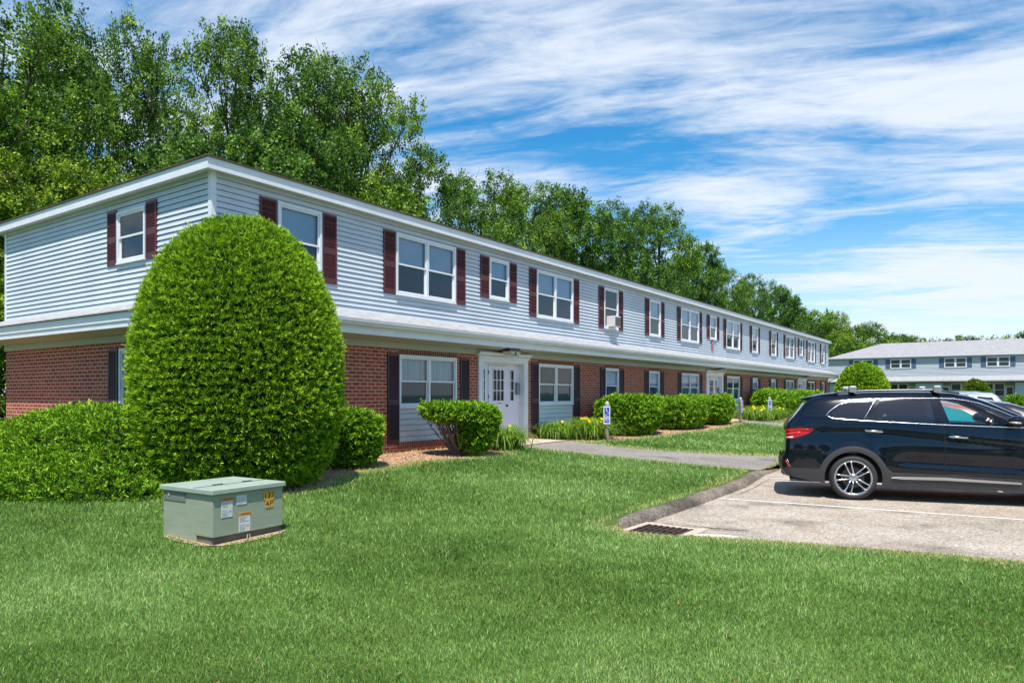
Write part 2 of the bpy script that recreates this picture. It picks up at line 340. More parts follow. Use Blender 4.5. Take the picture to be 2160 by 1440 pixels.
# far ground to the horizon and dirt just beneath the sheets
b=MB(); b.quad((-1500,-1500,-.12),(1500,-1500,-.12),(1500,2500,-.12),(-1500,2500,-.12)); tag(b.build('ground',SOIL),kind='structure')
LIN=mat('line paint',(.70,.66,.60),.7,build=noisy(16,.28,0,det=8))
def line(p,q,wd,name='parking_line'):
    p=Vector(p);q=Vector(q);d=(q-p).normalized(); n=Vector((-d.y,d.x))*wd/2; b=MB(); k=24
    for i in range(k):
        a=p.lerp(q,i/k); c=p.lerp(q,(i+1)/k); b.quad((*(a-n),.004),(*(c-n),.004),(*(c+n),.004),(*(a+n),.004))
    o=b.build(name,LIN); o['kind']='structure'; return o
line((3.35,11.82),(7.75,9.30),.075)
line((5.05,14.75),(9.6,12.45),.075)
for k in range(3,18):
    a=L2W(7.2+2.75*k+1.2,-7.2); c=L2W(7.2+2.75*k+1.2,-12.3); line(a[:2],c[:2],.09)
# asphalt berm (curb) along the lot
def berm(path_,name,label,w_=.24,h=.12):
    b=MB(); P=[Vector(p) for p in path_]; Q=[]
    for i in range(len(P)-1):
        k=max(1,int((P[i+1]-P[i]).length/.22))
        for j in range(k): Q.append(P[i].lerp(P[i+1],j/k))
    Q.append(P[-1]); n=len(Q); prof=[(-.5,0),(-.46,.55),(-.3,.93),(0,1.02),(.25,.9),(.42,.5),(.52,0)]
    for i,p in enumerate(Q):
        d=(Q[min(i+1,n-1)]-Q[max(i-1,0)]).normalized(); nn=Vector((-d.y,d.x)); e=min(1,(i+.4)/3,(n-1-i+.4)/8)
        for a,c in prof:
            jit=.014*random.uniform(-1,1); q=p+nn*(-a*w_*(1+random.uniform(-.06,.06)))
            b.v.append((q.x,q.y,-.03+(.03+h*e)*c+jit*(c>0)))
    m=len(prof)
    for i in range(n-1):
        for j in range(m-1): b.f.append((i*m+j,(i+1)*m+j,(i+1)*m+j+1,i*m+j+1))
    b.f.append(tuple(range(m))); b.f.append(tuple((n-1)*m+j for j in range(m))[::-1])
    o=b.build(name,CURBM,smooth=True,fix=True); return tag(o,label,'curb')
berm([(1.22,8.93),(1.5,9.38),(2.12,10.22),(2.87,11.28),(4.17,13.24),(5.19,15.16),(6.1,16.55)],'curb','dark cracked asphalt curb beside the front lawn, ending at the drain grate',.29,.115)
berm([L2W(12.3,-6.75)[:2],L2W(24,-6.85)[:2]],'curb','asphalt curb behind the black car, edging the second lawn')
berm([L2W(29.2,-6.85)[:2],L2W(41,-6.85)[:2]],'curb','far asphalt curb between the second and third walkway')
# drain
GC=(1.85,8.95); ga=R(53)
dr=empty('storm_drain',(GC[0],GC[1],0),ga,'rusty storm drain grate in a concrete frame at the lot corner','storm drain')
RUST=mat('rusty iron',(.065,.035,.026),.8,.3,build=noisy(30,.5,.4,80)); DARK=mat('dark void',(.008,.008,.008),.9)
fr=MB(); 
for a,c in (((-.44,-.44,-.03),(.44,-.31,.012)),((-.44,.31,-.03),(.44,.42,.012)),((-.44,-.31,-.03),(-.31,.31,.012)),((.31,-.31,-.03),(.42,.31,.012))): fr.box(a,c)
fr.build('frame',CONC,dr); gt=MB()
for k in range(8): gt.box((-.31,-.305+k*.083,.004),(.31,-.272+k*.083,.012+.004))
gt.box((-.015,-.31,.0165),(.015,.31,.02)); gt.build('grate',RUST,dr)
MB().quad((-.31,-.31,.003),(.31,-.31,.003),(.31,.31,.003),(-.31,.31,.003)).build('pit_dark',DARK,dr)  # flat black sheet under the bars, the dark of the hole painted in
def blob(cx_,cy_,rx,ry,z,m,name,rot=0,seed=1):
    r_=random.Random(seed); n=22; vs=[]
    for i in range(n):
        t=2*math.pi*i/n; k=1+r_.uniform(-.12,.12); a=rx*k*math.cos(t); c=ry*k*math.sin(t); vs.append((cx_+a*math.cos(rot)-c*math.sin(rot),cy_+a*math.sin(rot)+c*math.cos(rot),z))
    b=MB(); b.add(vs,[tuple(range(n))]); o=b.build(name,m); o['kind']='structure'; return o
blob(2.42,8.62,.30,.115,.006,mat('pale concrete',(.62,.60,.52),.8,build=noisy(6,.1)),'concrete_patch',R(-14),3)
CRK=mat('crack',(.02,.018,.016),.95)
def crack(pts_,w0,seed):
    r_=random.Random(seed); P=[Vector(p) for p in pts_]; Q=[]
    for i in range(len(P)-1):
        for j in range(7): q=P[i].lerp(P[i+1],j/7); Q.append(q+Vector((r_.uniform(-1,1),r_.uniform(-1,1)))*.018)
    Q.append(P[-1]); b=MB(); n=len(Q)
    for i,q in enumerate(Q):
        d=(Q[min(i+1,n-1)]-Q[max(i-1,0)]).normalized(); nn=Vector((-d.y,d.x)); ww=w0*math.sin(math.pi*(i+.5)/n)*r_.uniform(.3,1)
        b.v+= [(*(q+nn*ww),.0045),(*(q-nn*ww),.0045)]
    for i in range(n-1): b.f.append((2*i,2*i+1,2*i+3,2*i+2))
    o=b.build('crack',CRK); o['kind']='structure'
crack([(1.95,9.55),(2.25,9.25),(2.5,9.05),(2.8,8.86)],.013,1); crack([(2.2,9.42),(2.45,9.22),(2.75,9.05),(3.0,8.93)],.016,2)
crack([(1.35,9.25),(1.6,9.5),(1.85,9.62),(2.1,9.75)],.014,3); crack([(3.4,11.6),(4.3,12.9),(5.4,14.9)],.008,4); crack([(6.3,15.9),(6.9,15.8),(7.6,15.9)],.012,5)
crack([(4.2,9.9),(5.1,9.0),(5.6,8.6)],.004,6)
# ------------------------------------------------------------------ main building
SID=mat('vinyl siding',(.56,.615,.675),.5,build=noisy(.9,.10,0,stretch=(1,1,.5),det=9))
SIDL=SID
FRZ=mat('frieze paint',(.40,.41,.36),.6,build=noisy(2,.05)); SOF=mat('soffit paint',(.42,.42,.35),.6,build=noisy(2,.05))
SHN=mat('pale shingles',(.34,.34,.345),.9,0,.2,noisy(5,.28,.5,60,(1,1,5),det=9))
SHD=mat('dark shingles',(.10,.085,.065),.95,0,.1,noisy(14,.3,.5,60))
MAR=mat('maroon shutter paint',(.095,.020,.024),.5,build=noisy(2,.12))
MARD=mat('lower shutter maroon',(.055,.022,.032),.5,build=noisy(2,.1))  # darker, bluer maroon for the ground floor shutters
BRX=brickmat('brick front','x',.22,.0785,(.42,.105,.06),(.26,.06,.042),(.62,.45,.37))
BRY=brickmat('brick side','y',.22,.0785,(.42,.105,.06),(.24,.055,.04),(.64,.46,.38))
BRS=brickmat('brick soldier','soldier',.30,.075,(.23,.075,.05),(.17,.05,.04),(.38,.26,.21))
GL=glassmat('window glass',(.80,.88,.92),.0); 
BLD=mat('blind',(.50,.64,.80),.7,build=noisy(1,.04,0)); CUR=mat('curtain_or_dim_room',(.60,.66,.70),.9,build=noisy(9,.35,.0,40,(6,1,.05)))
SCR=mat('window screen',(.085,.125,.17),.85); ROOM=mat('dim room',(.038,.055,.072),.9)  # ROOM: dimness indoors put into its near-black blue
bld=empty('apartment_building',(CO[0],CO[1],0),TH,'long two storey apartment block with brick below, pale siding above and maroon shutters','building')
Zs,Zt_=3.42,5.53
UPW=[]  # (x0,width,height,kind)
for k in range(3):
    o_=k*16.7
    UPW.append((1.32+o_,1.04,3.93,1.37,'single'))
    UPW.append((4.45+o_,2.08,3.93,1.37,'double'))
    UPW.append((7.92+o_,.88,4.22,1.07,'small'))
    UPW.append((10.2+o_,2.08,3.93,1.37,'double'))
    UPW.append((14.36+o_,1.04,3.93,1.37,'single'))
LOW=[]
for k in range(3):
    o_=k*16.7
    LOW.append((1.32+o_,1.0,'single')); LOW.append((4.58+o_,2.02,'double')); LOW.append((10.34+o_,2.0,'double')); LOW.append((14.5+o_,1.0,'single'))
DOORS=[7.45+16.7*k for k in range(3)]; DW=2.28
def siding(mb,P,a0,a1,z0,z1,ex,ops,out=.023):
    n=int(round((z1-z0)/ex)); ex=(z1-z0)/n
    for i in range(n):
        zb=z0+i*ex; ztp=zb+ex; mid=(zb+ztp)/2; segs=[(a0,a1)]
        for (p0,p1,q0,q1) in ops:
            if q0<mid<q1:
                ns=[]
                for s0,s1 in segs:
                    if p1<=s0 or p0>=s1: ns.append((s0,s1)); continue
                    if s0<p0: ns.append((s0,p0))
                    if p1<s1: ns.append((p1,s1))
                segs=ns
        for s0,s1 in segs:
            g=.011; mb.add([P(s0,out,zb+g),P(s1,out,zb+g),P(s1,.003,ztp),P(s0,.003,ztp),P(s0,-.022,zb+g+.004),P(s1,-.022,zb+g+.004),P(s0,-.022,zb),P(s1,-.022,zb),P(s0,.003,zb),P(s1,.003,zb)],[(0,1,2,3),(4,5,1,0),(6,7,5,4),(8,9,7,6)])
PF=lambda a,o,z:(a,-o,z); PL=lambda a,o,z:(-o,a,z)
ops=[(x+.05,x+w_-.05,z+.05,z+h-.05) for x,w_,z,h,k in UPW]
m=MB(); siding(m,PF,0,BL,Zs,Zt_,.1016,ops); siding(m,lambda a,o,z:(BL+o,a,z),0,BD,Zs,Zt_,.1016,[]); siding(m,lambda a,o,z:(a,BD+o,z),0,BL,Zs,Zt_,.1016,[])
m.build('upper_wall',SID,bld)
m=MB(); siding(m,PL,0,BD,Zs,Zt_,.1016,[(2.12,3.08,4.3,5.22)]); m.build('upper_wall',SIDL,bld)
def wallgrid(mb,P,a0,a1,z0,z1,ops):
    xs=sorted({a0,a1,*[o[0] for o in ops],*[o[1] for o in ops]}); zs=sorted({z0,z1,*[o[2] for o in ops],*[o[3] for o in ops]})
    xs=[x for x in xs if a0<=x<=a1]
    for i in range(len(xs)-1):
        for j in range(len(zs)-1):
            mx_,mz=(xs[i]+xs[i+1])/2,(zs[j]+zs[j+1])/2
            if any(o[0]<mx_<o[1] and o[2]<mz<o[3] for o in ops): continue
            mb.quad(P(xs[i],0,zs[j]),P(xs[i+1],0,zs[j]),P(xs[i+1],0,zs[j+1]),P(xs[i],0,zs[j+1]))
    for o in ops:   # reveals
        x0,x1,q0,q1=o; d=-.12
        mb.quad(P(x0,0,q0),P(x0,0,q1),P(x0,d,q1),P(x0,d,q0)); mb.quad(P(x1,0,q0),P(x1,d,q0),P(x1,d,q1),P(x1,0,q1)); mb.quad(P(x0,0,q0),P(x0,d,q0),P(x1,d,q0),P(x1,0,q0))
lops=[(x,x+w_,.62,2.60) for x,w_,k in LOW]+[(d,d+DW,.50,2.68) for d in DOORS]
m=MB(); wallgrid(m,PF,0,BL,-.1,2.735,lops); m.build('brick_wall',BRX,bld)
m=MB(); wallgrid(m,PL,0,BD,-.1,2.735,[(2.05,3.1,.62,2.60)]); m.build('brick_wall',BRY,bld); m=MB(); wallgrid(m,lambda a,o,z:(BL+o,a,z),0,BD,-.1,2.735,[]); m.build('brick_wall',BRY,bld)
m=MB(); wallgrid(m,lambda a,o,z:(a,BD+o,z),0,BL,-.1,2.735,[]); m.build('brick_wall',BRX,bld)
for x,w_,k in LOW:
    MB().box((x-.02,-.004,2.60),(x+w_+.02,.02,2.733)).build('brick_lintel',BRS,bld); MB().box((x-.02,-.028,.50),(x+w_+.02,.06,.62)).build('brick_sill',BRS,bld)
for k in range(3): MB().box((DOORS[k]-.1,-.10,.2),(DOORS[k]+DW+.1,.2,.50)).build('door_step',BRX,bld)
# corner posts
for (x,y) in ((0,0),(BL,0),(0,BD),(BL,BD)):
    m=MB(); sx=-1 if x==0 else 1; sy=-1 if y==0 else 1
    m.box((x+sx*.022,y+sy*.022,Zs),(x-sx*.075,y+sy*.0,Zt_)); m.box((x+sx*.022,y,Zs),(x,y-sy*.075,Zt_)); m.build('corner_post',WHT,bld)
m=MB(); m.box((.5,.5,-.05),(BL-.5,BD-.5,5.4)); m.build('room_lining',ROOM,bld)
# frieze, soffit, pent roof, gutter (all four sides share the profile)
def ring(prof,name,mt,o_=0,sides='FLRB',fix=True):
    """profile (out,z) swept round the building with mitred corners"""
    m=MB(); n=len(prof)
    cs=[(-1,-1),(1,-1),(1,1),(-1,1)]
    for (sx,sy) in cs:
        for q,z in prof: m.v.append(((-q if sx<0 else BL+q),(-q if sy<0 else BD+q),z))
    for c in range(4):
        if 'FRBL'[c] not in sides: continue
        d=(c+1)%4
        for i in range(n):
            j=(i+1)%n; m.f.append((c*n+i,d*n+i,d*n+j,c*n+j))
    return m.build(name,mt,bld,fix=fix)
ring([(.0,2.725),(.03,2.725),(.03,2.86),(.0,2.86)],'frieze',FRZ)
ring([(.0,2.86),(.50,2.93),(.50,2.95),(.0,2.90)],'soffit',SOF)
ring([(.50,2.92),(.53,2.92),(.53,3.03),(.55,3.03),(.55,3.19),(.50,3.19)],'fascia',WHT)
ring([(-.02,3.45),(-.02,3.41),(.60,3.195),(.60,3.215),(.015,3.45)],'pent_roof',SHN)
# gutter only on the front and back
GUT=mat('gutter',(.66,.68,.70),.35,build=noisy(2,.08))
m=MB()
gp=[(a,z+.025) for a,z in [(-.553,3.045),(-.60,3.04),(-.635,3.07),(-.635,3.10),(-.665,3.12),(-.67,3.165),(-.655,3.168),(-.652,3.128),(-.62,3.105),(-.617,3.075),(-.597,3.055),(-.553,3.058)]]
m.extrude(gp,'x',-.60,BL+.60); m.build('gutter',GUT,bld,fix=True)
m=MB(); m.tube([(BL+.55,-.60,3.06),(BL+.53,-.5,2.93),(BL+.10,-.09,2.72),(BL+.06,-.07,2.6),(BL+.06,-.07,.3)],.035,8); m.build('downspout',mat('downspout paint',(.10,.06,.06),.5),bld)
# main roof
OV=.18
ring([(0,Zt_),(OV,Zt_),(OV,Zt_+.02),(0,Zt_+.02)],'roof_soffit',mat('roof soffit',(.62,.64,.66),.6,build=noisy(40,.25,0,40,(1,1,1),2)))
ring([(OV,5.50),(OV+.022,5.50),(OV+.022,5.70),(OV,5.70)],'roof_fascia',WHT)
m=MB(); q=OV+.05; rz=5.715; rd=BD/2; h=1.35
c=[(-q,-q,rz),(BL+q,-q,rz),(BL+q,BD+q,rz),(-q,BD+q,rz),(rd,rd,rz+h),(BL-rd,rd,rz+h)]
c2=[(x,y,z-.03) for x,y,z in c[:4]]
m.add(c+c2,[(0,1,5,4),(1,2,5),(2,3,4,5),(3,0,4),(0,6,7,1),(1,7,8,2),(2,8,9,3),(3,9,6,0),(6,9,8,7)]); m.build('roof',SHD,bld)
# windows -----------------------------------------------------------
def casing(m,w_,h,t=.055,o=.05,inn=.04):
    m.box((0,-o,0),(t,inn,h)); m.box((w_-t,-o,0),(w_,inn,h)); m.box((t,-o,h-t),(w_-t,inn,h)); m.box((t,-o,0),(w_-t,inn,t)); 
def make_window(w_,h,bays,lower='screen',upper='blind',sill=True,wood=False):
    m=MB(); casing(m,w_,h)
    if sill: m.box((-.01,-.065,-.02),(w_+.01,-.0,.0))
    t=.055; mw=.07
    bw=(w_-2*t-(bays-1)*mw)/bays; root=None; panes=[]; subs=[]
    for b_ in range(bays):
        x0=t+b_*(bw+mw)
        if b_: m.box((x0-mw,-.045,t),(x0,.04,h-t))
        mid=t+(h-2*t)*.5; r=.038
        for (z0,z1,y0,y1) in ((mid-.02,h-t,-.03,-.005),(t,mid+.02,-.003,.022)):
            m.box((x0,y0,z0),(x0+r,y1,z1)); m.box((x0+bw-r,y0,z0),(x0+bw,y1,z1)); m.box((x0+r,y0,z1-r),(x0+bw-r,y1,z1)); m.box((x0+r,y0,z0),(x0+bw-r,y1,z0+r))
            panes.append((x0+r,x0+bw-r,z0+r,z1-r,(y0+y1)/2))
        if upper: subs.append((upper,x0,x0+bw,mid,h-t,.05))
        if lower: subs.append((lower,x0,x0+bw,t,mid,.045))
    root=m.build('window',WHT,bld,bevel=0)
    for (a,b_,c_,d,y) in panes: MB().quad((a,y,c_),(b_,y,c_),(b_,y,d),(a,y,d)).build('pane',GL,root)
    for (kind,a,b_,c_,d,y) in subs:
        if kind=='curtain_or_dim_room':
            q=MB(); n=int((b_-a)/.022)
            for i in range(n+1): 
                xx=a+(b_-a)*i/n; yy=y+.014*math.sin(i*1.15+.7*math.sin(i*.31)); q.v+=[(xx,yy,c_),(xx,yy,d)]
            for i in range(n): q.f.append((2*i,2*i+2,2*i+3,2*i+1))
            q.build('curtain_or_dim_room',CUR,root,smooth=True)
        else:
            MB().quad((a,y,c_),(b_,y,c_),(b_,y,d),(a,y,d)).build({'blind':'blind','screen':'screen','dark':'curtain_or_dim_room'}[kind],{'blind':BLD,'screen':SCR,'dark':ROOM}[kind],root)  # 'dark' hangs a flat sheet coloured as an unlit room, no cloth
    return root
def place(proto,x,z,first,y=0,rz=0):
    o=proto if first else copy_tree(proto,bld); o.location=(x,y,z); o.rotation_euler=(0,0,rz); return o
def make_shutter(w_,h,mt,split=.46):
    m=MB(); s_=.035; m.box((0,-.03,0),(s_,0,h)); m.box((w_-s_,-.03,0),(w_,0,h))
    zs=[(0,.10),(h*split-.055,h*split+.065),(h-.05,h)]
    for a,b_ in zs: m.box((s_,-.028,a),(w_-s_,0,b_))
    z=.11
    while z<h-.06:
        if not(h*split-.05<z<h*split+.05): m.quad((s_,-.027,z),(w_-s_,-.027,z),(w_-s_,-.008,z+.026),(s_,-.008,z+.026)); m.quad((s_,-.027,z),(s_,-.027,z-.005),(w_-s_,-.027,z-.005),(w_-s_,-.027,z))
        z+=.030
    m.quad((s_,-.004,0),(w_-s_,-.004,0),(w_-s_,-.004,h),(s_,-.004,h))
    return m.build('shutter',mt,bld)
wp={'single':make_window(1.04,1.37,1),'double':make_window(2.08,1.37,2),'small':make_window(.88,1.07,1)}
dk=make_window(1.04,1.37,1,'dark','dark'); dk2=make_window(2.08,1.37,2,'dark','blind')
sh={'t':make_shutter(.36,1.38,MAR),'s':make_shutter(.36,1.08,MAR)}
used=set()
def pl(key,proto,x,z,y=0,rz=0):
    o=place(proto,x,z,key not in used,y,rz); used.add(key); return o
for i,(x,w_,z,h,k) in enumerate(UPW):
    pr,key=(wp[k],k)
    if k=='single' and i in (4,10): pr,key=dk,'dk'
    if k=='double' and i in (11,13): pr,key=dk2,'dk2'
    pl(key,pr,x,z,-.002)
    s_='s' if k=='small' else 't'
    pl('sh'+s_,sh[s_],x-.38,z-.005,-.014); pl('sh'+s_,sh[s_],x+w_+.02,z-.005,-.014)
lw={'single':make_window(1.0,1.19,1,'screen','blind'),'double':make_window(2.02,1.19,2,'screen','curtain_or_dim_room'),'double2':make_window(2.0,1.19,2,'screen','dark')}
lsh=make_shutter(.36,2.0,MARD)
PAN=MB(); siding(PAN,PF,0,2.02,.62,1.40,.13,[]); PAN.box((0,-.03,1.385),(2.02,.03,1.41)); panD=PAN.build('window_panel',SID,bld)
PAN=MB(); siding(PAN,PF,0,1.0,.62,1.40,.13,[]); PAN.box((0,-.03,1.385),(1.0,.03,1.41)); panS=PAN.build('window_panel',SID,bld)
for i,(x,w_,k) in enumerate(LOW):
    key='l'+k if i%4!=2 else 'ldouble2'; pl(key,lw['double2' if i%4==2 else k],x,1.41,.03)
    pl('pan'+k,panD if k=='double' else panS,x,0,.03)
    pl('lsh',lsh,x-.38,.605,-.005); pl('lsh',lsh,x+w_+.03+(.1 if i==1 else .0),.605,-.005)
# side facade: rotated so that local -y becomes -x
lsw=make_window(1.04,1.0,1,'screen','dark'); lsw.location=(0,3.12,4.25); lsw.rotation_euler=(0,0,-math.pi/2)
lss=make_shutter(.36,1.06,MAR); lss.location=(-.014,3.50,4.24); lss.rotation_euler=(0,0,-math.pi/2)
o=copy_tree(lss,bld); o.location=(-.014,2.06,4.24)
o=copy_tree(lw['single'],bld); o.location=(.03,3.10,1.41); o.rotation_euler=(0,0,-math.pi/2)
o=copy_tree(panS,bld); o.location=(.03,3.10,0); o.rotation_euler=(0,0,-math.pi/2)
for yy in (3.48,2.03): o=copy_tree(lsh,bld); o.location=(-.005,yy,.605); o.rotation_euler=(0,0,-math.pi/2)
# entry doors -------------------------------------------------------
DWH=mat('door paint',(.68,.68,.76),.4,build=noisy(2,.04)); NIC=mat('dark metal',(.08,.08,.085),.35,.8)
DGL=mat('dark door glass',(.012,.016,.02),.06,0,.6)
def lites(m,x0,x1,z0,z1,nx,nz,y,t=.022):
    for i in range(nx+1): a=x0+(x1-x0)*i/nx; m.box((a-t/2,y-.012,z0-t/2),(a+t/2,y+.004,z1+t/2))
    for j in range(nz+1): c_=z0+(z1-z0)*j/nz; m.box((x0+t/2,y-.0125,c_-t/2),(x1-t/2,y+.0035,c_+t/2))
def make_entry():
    s_=MB(); W_=DW
    s_.box((0,-.05,.50),(.20,.16,2.55)); s_.box((W_-.20,-.05,.50),(W_,.16,2.55))
    s_.box((0,-.05,2.55),(W_,.16,2.66)); s_.box((-.03,-.09,2.66),(W_+.03,.02,2.71))
    s_.extrude([(-.05,2.71),(-.16,2.785),(-.16,2.80),(.0,2.80),(.0,2.71)],'x',-.07,W_+.07); s_.box((.2,.13,2.48),(W_-.2,.17,2.55))
    for x in (.035,.155,W_-.165,W_-.045): s_.box((x,-.058,.62),(x+.01,-.05,2.45))
    r=s_.build('door_surround',WHT,bld,fix=True)
    def leaf(name,x0,x1,z0,z1,l0,l1,nx,zl0,zl1,y):
        m=MB(); m.box((x0,y,z0),(l0,y+.04,z1)); m.box((l1,y,z0),(x1,y+.04,z1)); m.box((l0,y,z0),(l1,y+.04,zl0)); m.box((l0,y,zl1),(l1,y+.04,z1)); lites(m,l0,l1,zl0,zl1,nx,3,y)
        o=m.build(name,DWH,bld,fix=True); MB().quad((l0,y+.02,zl0),(l1,y+.02,zl0),(l1,y+.02,zl1),(l0,y+.02,zl1)).build('pane',DGL,o); return o
    a=leaf('sidelight',.20,.60,.55,2.48,.29,.47,1,1.53,2.37,.115)
    d=leaf('entry_door',.61,1.50,.53,2.47,.80,1.30,3,1.53,2.37,.10)
    c_=leaf('sidelight',1.51,2.08,.55,2.48,1.62,1.80,1,1.53,2.37,.115)
    h_=MB(); h_.lathe([(0,-.03),(.03,-.03),(.035,0)],12,'y',(1.44,.098,1.40)); h_.tube([(1.44,.06,1.40),(1.44,.035,1.40),(1.36,.03,1.40)],.011,6); h_.build('handle',NIC,d)
    for z in (.8,1.6,2.25): MB().box((.605,.09,z),(.625,.102,z+.09)).build('hinge',NIC,d)
    MB().box((1.0,.096,1.40),(1.22,.0995,1.49)).build('notice',mat('paper',(.8,.78,.75),.8),d)
    MB().box((1.02,.0945,1.45),(1.20,.0955,1.475)).build('notice_print',mat('red print',(.5,.05,.06),.7),d)
    i_=MB(); i_.box((1.87,.05,1.70),(2.01,.115,2.03)); ii=i_.build('intercom',mat('grey metal',(.22,.22,.22),.4,.5),bld,bevel=.008)
    MB().box((1.91,.045,1.76),(1.97,.0495,1.85)).build('screen',mat('blue screen',(.02,.22,.55),.3),ii)
    l_=MB(); l_.add([(.80,-.48,2.84),(1.30,-.48,2.84),(1.30,-.20,2.84),(.80,-.20,2.84),(.88,-.44,2.74),(1.22,-.44,2.74),(1.22,-.24,2.74),(.88,-.24,2.74)],[(4,5,6,7),(0,1,5,4),(1,2,6,5),(2,3,7,6),(3,0,4,7)])
    ll=l_.build('entry_lamp',mat('frosted glass',(.55,.52,.45),.3),bld,fix=True); q=MB(); q.box((.77,-.50,2.84),(1.33,-.18,2.865)); q.box((1.04,-.485,2.745),(1.06,-.446,2.84)); q.box((.87,-.452,2.73),(1.23,-.44,2.745)); q.box((.80,-.45,2.865),(1.30,-.24,2.91)); q.build('lamp_frame',NIC,ll)
    return [r,a,d,c_,ii,ll]
ent=make_entry()
for k,dx in enumerate(DOORS):
    for e_ in ent: 
        o=e_ if k==0 else copy_tree(e_,bld); o.location=(dx,0,0)
# building number plaque "A 5"
PK=mat('plaque maroon',(.30,.03,.06),.5); PW=mat('plaque letters',(.80,.50,.56),.5)
m=MB(); zz0=3.70; pr_=[(-.09,zz0),(.09,zz0),(.09,zz0+.40),(.06,zz0+.46),(0,zz0+.49),(-.06,zz0+.46),(-.09,zz0+.40)]
m.add([(24.98+a*1.25,-.02,z) for a,z in pr_]+[(24.98+a*1.25,-.045,z) for a,z in pr_],[tuple(range(7)),tuple(range(7,14))[::-1]]+[(i,i+7,(i+1)%7+7,(i+1)%7) for i in range(7)])
pk=m.build('plaque',PK,bld,fix=True); text('A',.25,PW,pk,(24.98,-.047,zz0+.335),(R(90),0,0)); text('5',.29,PW,pk,(24.98,-.047,zz0+.12),(R(90),0,0))
MB().box((24.93,-.05,zz0+.225),(25.03,-.046,zz0+.24)).build('dash',PW,pk)
# ------------------------------------------------------------------ air conditioner in the window
ac=empty('air_conditioner',L2W(14.92,-.0,3.99),TH,'white air conditioner hanging out of an upper window between maroon shutters','air conditioner')
m=MB(); m.box((-.30,-.30,0),(.14,.05,.36)); a_=m.build('case',mat('ac plastic',(.66,.64,.60),.5,build=noisy(4,.06)),ac,bevel=.012)
m=MB(); m.box((-.27,-.308,.04),(.11,-.3005,.32)); 
m.build('front_grille',mat('ac grille dark',(.10,.10,.105),.6,build=noisy(60,.4,0,60,(1,1,1))),ac)
m=MB(); m.box((.1405,-.27,.05),(.1455,-.12,.31)); m.build('side_vent',mat('ac vent',(.05,.05,.06),.7),ac)
# ------------------------------------------------------------------ foliage
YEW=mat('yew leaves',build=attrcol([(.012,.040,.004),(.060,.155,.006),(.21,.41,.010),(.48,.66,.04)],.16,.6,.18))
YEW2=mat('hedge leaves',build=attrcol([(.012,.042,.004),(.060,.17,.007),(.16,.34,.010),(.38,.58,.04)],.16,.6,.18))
YEW3=mat('golden yew leaves',build=attrcol([(.02,.045,.006),(.06,.12,.010),(.12,.20,.014),(.18,.28,.02)],.25,.5,.3))
CORE=mat('core shade',(.012,.02,.008),.95,0,.05); BARK=mat('bark',(.10,.075,.055),.9,0,.1,noisy(12,.35,.7,30,(1,1,.2)))  # CORE: solid near-black shell, the shade inside bushes put into its colour
def ico(sub):
    b=bmesh.new(); bmesh.ops.create_icosphere(b,subdivisions=sub,radius=1); V=np.array([v.co[:] for v in b.verts]); F=np.array([[v.index for v in f.verts] for f in b.faces]); b.free(); return V,F
def lumps(V,amp,fr,seed):
    r_=np.random.default_rng(seed); d=np.zeros(len(V))
    for k in range(6):
        a=r_.normal(size=3); a=a/np.linalg.norm(a)*fr*r_.uniform(.6,1.6); d+=np.sin(V@a+r_.uniform(0,6.28))
    return d*amp/3
def shape_egg(V,rx,ry,h,base=.62,peak=1.0,flat=0.):
    """unit sphere -> clipped topiary: widest in the lower half, tapering slightly to the base"""
    x,y,z=V.T; t=(z+1)/2
    return V
def profile_shape(V,rx,ry,h,prof):
    """prof: list of (t,radius factor) from bottom to top"""
    z=V[:,2]; rr=np.hypot(V[:,0],V[:,1]); ang=np.arctan2(V[:,1],V[:,0]); lat=np.arcsin(np.clip(z,-1,1))/math.pi+.5
    T=np.array([p[0] for p in prof]); Rr=np.array([p[1] for p in prof]); Zp=np.array([p[2] if len(p)>2 else p[0] for p in prof])
    r=np.interp(lat,T,Rr); zz_=np.interp(lat,T,Zp)
    return np.c_[r*rx*np.cos(ang),r*ry*np.sin(ang),zz_*h]
